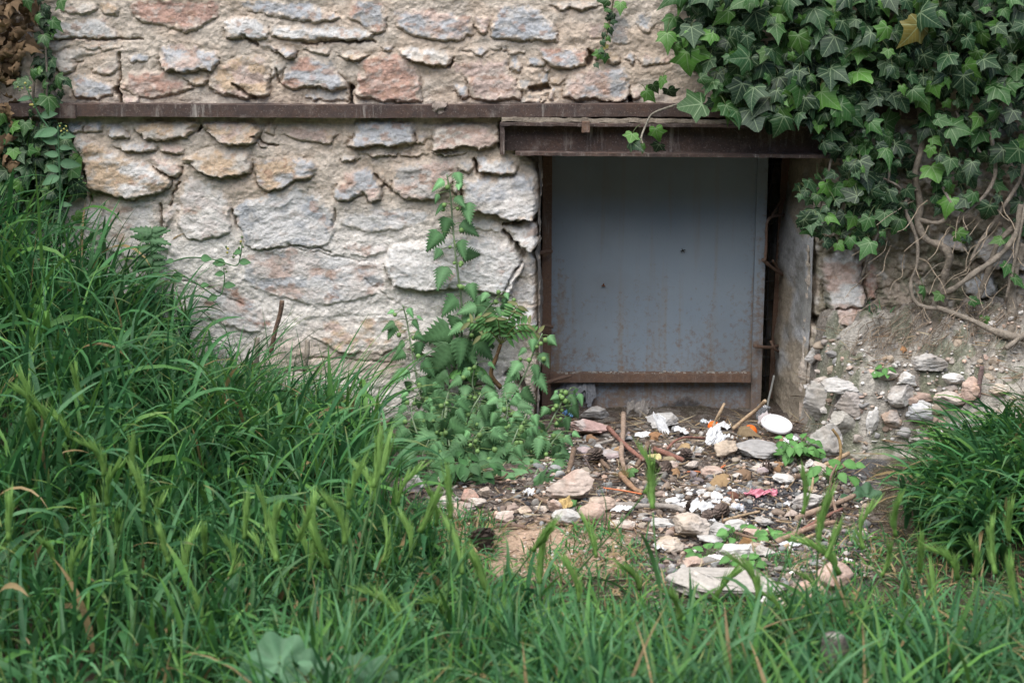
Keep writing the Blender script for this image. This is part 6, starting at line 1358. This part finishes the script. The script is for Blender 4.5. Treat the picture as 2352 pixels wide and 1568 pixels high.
def cup():
    p = P(1746, 968, .04); a = np.linspace(0, 2 * pi, 32, endpoint=False); M = Mesh(); R_ = [(.006, 0), (.012, .001), (.0135, .012), (.0155, .038), (.0165, .039), (.0145, .038), (.0125, .012), (.011, .003), (.0, .003)]
    V = np.concatenate([np.stack([r * np.cos(a), r * np.sin(a), 0 * a + z], 1) for r, z in R_]); i = np.arange(len(R_) * 32).reshape(-1, 32); j = np.roll(i, -1, 1)
    t = radians(12); V = np.stack([V[:, 0] * cos(t) + V[:, 2] * sin(t), V[:, 1], -V[:, 0] * sin(t) + V[:, 2] * cos(t)], 1); M.add(V + p, np.stack([i[:-1], j[:-1], j[1:], i[1:]], -1).reshape(-1, 4)); tag(M.build('plastic_cup', M_CLEAR), 'small clear plastic cup in the corner right of the door foot', 'cup')
cup()
def deadleaf(label, u, v, s, c=(.27, .18, .09), tm=1, seed=0):
    R = np.random.default_rng(int(u * 3 + v)); p = G(u, v); V, F, U = IV[tm]; M = Mesh(); ax, ay, az = frame(np.array([[R.normal(0, .4), -.7, 1.]]), np.array([[R.normal(0, 1), R.normal(0, .4), -.3]]))
    va = np.array([[[1, 1, R.uniform(2, 4)]]]); k = pix(p); batch(M, V, F, (p + [0, 0, .012])[None], ax, ay, az, np.array([s / k / 1.1]), np.array([c]) * R.uniform(.85, 1.15), None, None, va)
    tag(M.build('dry_leaf', M_LITTER), label, 'leaf', 'dry brown leaves in the rubble')
for a in (('big brown leaf left of the bright orange peel', 1698, 1002, 48, (.20, .15, .09)), ('tan folded leaf with a long stalk in the middle of the rubble', 1667, 1112, 50, (.32, .22, .12)), ('brown curled leaf at the foot of the green weed', 1790, 1082, 36, (.25, .15, .08)), ('small brown leaf beside the white tissue by the tray', 1796, 1018, 26, (.28, .19, .11)),
          ('dark brown leaf below the oblong whitish stone', 1722, 1102, 36, (.21, .14, .09)), ('tan leaf beside the little whitish stone', 1582, 1036, 34, (.38, .27, .15)), ('reddish brown leaf right of the plaster lumps', 1680, 1150, 34, (.2, .1, .07)), ('orange brown leaf under the weed seedling', 1720, 1250, 28, (.38, .22, .1)),
          ('small tan leaf right of the open cones', 1552, 1090, 26, (.36, .22, .12)), ('rusty leaf under the flat torn paper', 1496, 1012, 30, (.30, .17, .09)), ('brown leaf beside the ledge foot', 1872, 1046, 30, (.24, .15, .08)), ('orange brown leaf on the ledge gravel', 2072, 812, 20, (.36, .2, .1)), ('tan leaf at the left below the long red stone', 1348, 1016, 24, (.33, .2, .12)),
          ('brown leaf scrap between sticks left of the yellow leaf', 1424, 1042, 26, (.34, .22, .12)), ('brown leaf scrap beside the lying nettle', 1228, 1140, 24, (.34, .2, .1)), ('olive leaf lying beside the brush of needles', 1455, 1098, 34, (.10, .20, .07))): deadleaf(*a)
def cone(label, u, v, s, flat=.8, openn=1.):
    R = np.random.default_rng(int(u + 5 * v)); p = G(u, v); k = pix(p); r = s / k / 2; t = thing('pine_cone', label, 'pine cone', tuple(p), 'dark pine cones in the rubble'); C = Mesh(); ax = np.array([R.normal(0, 1), R.normal(0, .4), .35]); ax /= np.linalg.norm(ax)
    b1 = np.cross(ax, [0, 0, 1.]); b1 /= np.linalg.norm(b1); b2 = np.cross(ax, b1); c0 = p + [0, r * .4, r * .62]; tube(C, [c0 - ax * r * .8, c0 + ax * r * .8], r * .16, r * .06, (.06, .045, .04), 8, n=3)
    n = 46
    for i in range(n):
        f = i / n; a = i * 2.39996; env = sin(pi * (f * .85 + .12)) ** .7; o = b1 * cos(a) + b2 * sin(a); base = c0 + ax * r * (f * 1.6 - .8); d = o * (.75 * openn) + ax * .5 * (1 - f * .3); d /= np.linalg.norm(d); sd_ = np.cross(d, ax); sd_ /= np.linalg.norm(sd_); L = r * .95 * env; w = r * .23 * (env + .2)
        e = base + d * L; V = np.array([base - sd_ * w * .3, base + sd_ * w * .3, e + sd_ * w, e - sd_ * w, e + d * w * .5, e - ax * w * .35]); C.add(V, [np.array([[0, 1, 2, 3]]), np.array([[3, 2, 4], [3, 5, 2], [2, 5, 4], [4, 5, 3]])], np.array([.12, .09, .075]) * R.uniform(.4, 1.4))
    C.build('scales', M_CONE, t, smooth=False)
for a in (('dark pine cone among the sticks right of the dull purple stone', 1370, 1066, 46), ('open dark pine cone below the yellow leaf', 1497, 1090, 46), ('dark pine cone right of the open one below the yellow leaf', 1532, 1090, 38), ('half dark cone left of the pointed paper', 1583, 1178, 34), ('open pine cone with curled scales right of the pointed paper', 1662, 1194, 46),
          ('small dark cone fragment in front of the pointed paper', 1626, 1198, 32), ('crushed dark cone at the short dark red stick', 1576, 1058, 34), ('weathered black cone lying in the grass below the sandy patch', 1110, 1274, 74), ('pine cone beside the mallow leaves at the charcoal edge', 1925, 1206, 36), ('dark cone by the cut branch below the brown leaf', 1758, 1090, 40)): cone(*a)
def needles():
    M = Mesh(); a = stickpath([(1422, 1072, 16)])[0]; b = stickpath([(1436, 1096, 14)])[0]; n = 90; base = b + RNG.normal(0, .003, (n, 3)); d = (a - b) / np.linalg.norm(a - b)
    for k in range(n): e = base[k] + (d + RNG.normal(0, .22, 3)) * RNG.uniform(.03, .055); tube(M, [base[k], e], .0006, .0004, np.array([.24, .18, .08]) * RNG.uniform(.7, 1.3), 3, n=1)
    tag(M.build('needle_tuft', M_LITTER), 'brush like tuft of dead pine needles in the middle of the sticks', 'needles')
needles()
def stump():
    p = G(1918, 1560); b = P(1920, 1560, -1.65); t = P(1918, 1458, -1.65); M = Mesh(); tube(M, [b, (b + t) / 2, t], .021, .017, (.13, .115, .10), 14, .2, 8, tipcol=(.5, .47, .42)); tag(M.build('stump', M_BARK), 'weathered grey stump end standing in the grass at the bottom right', 'stump')
stump()
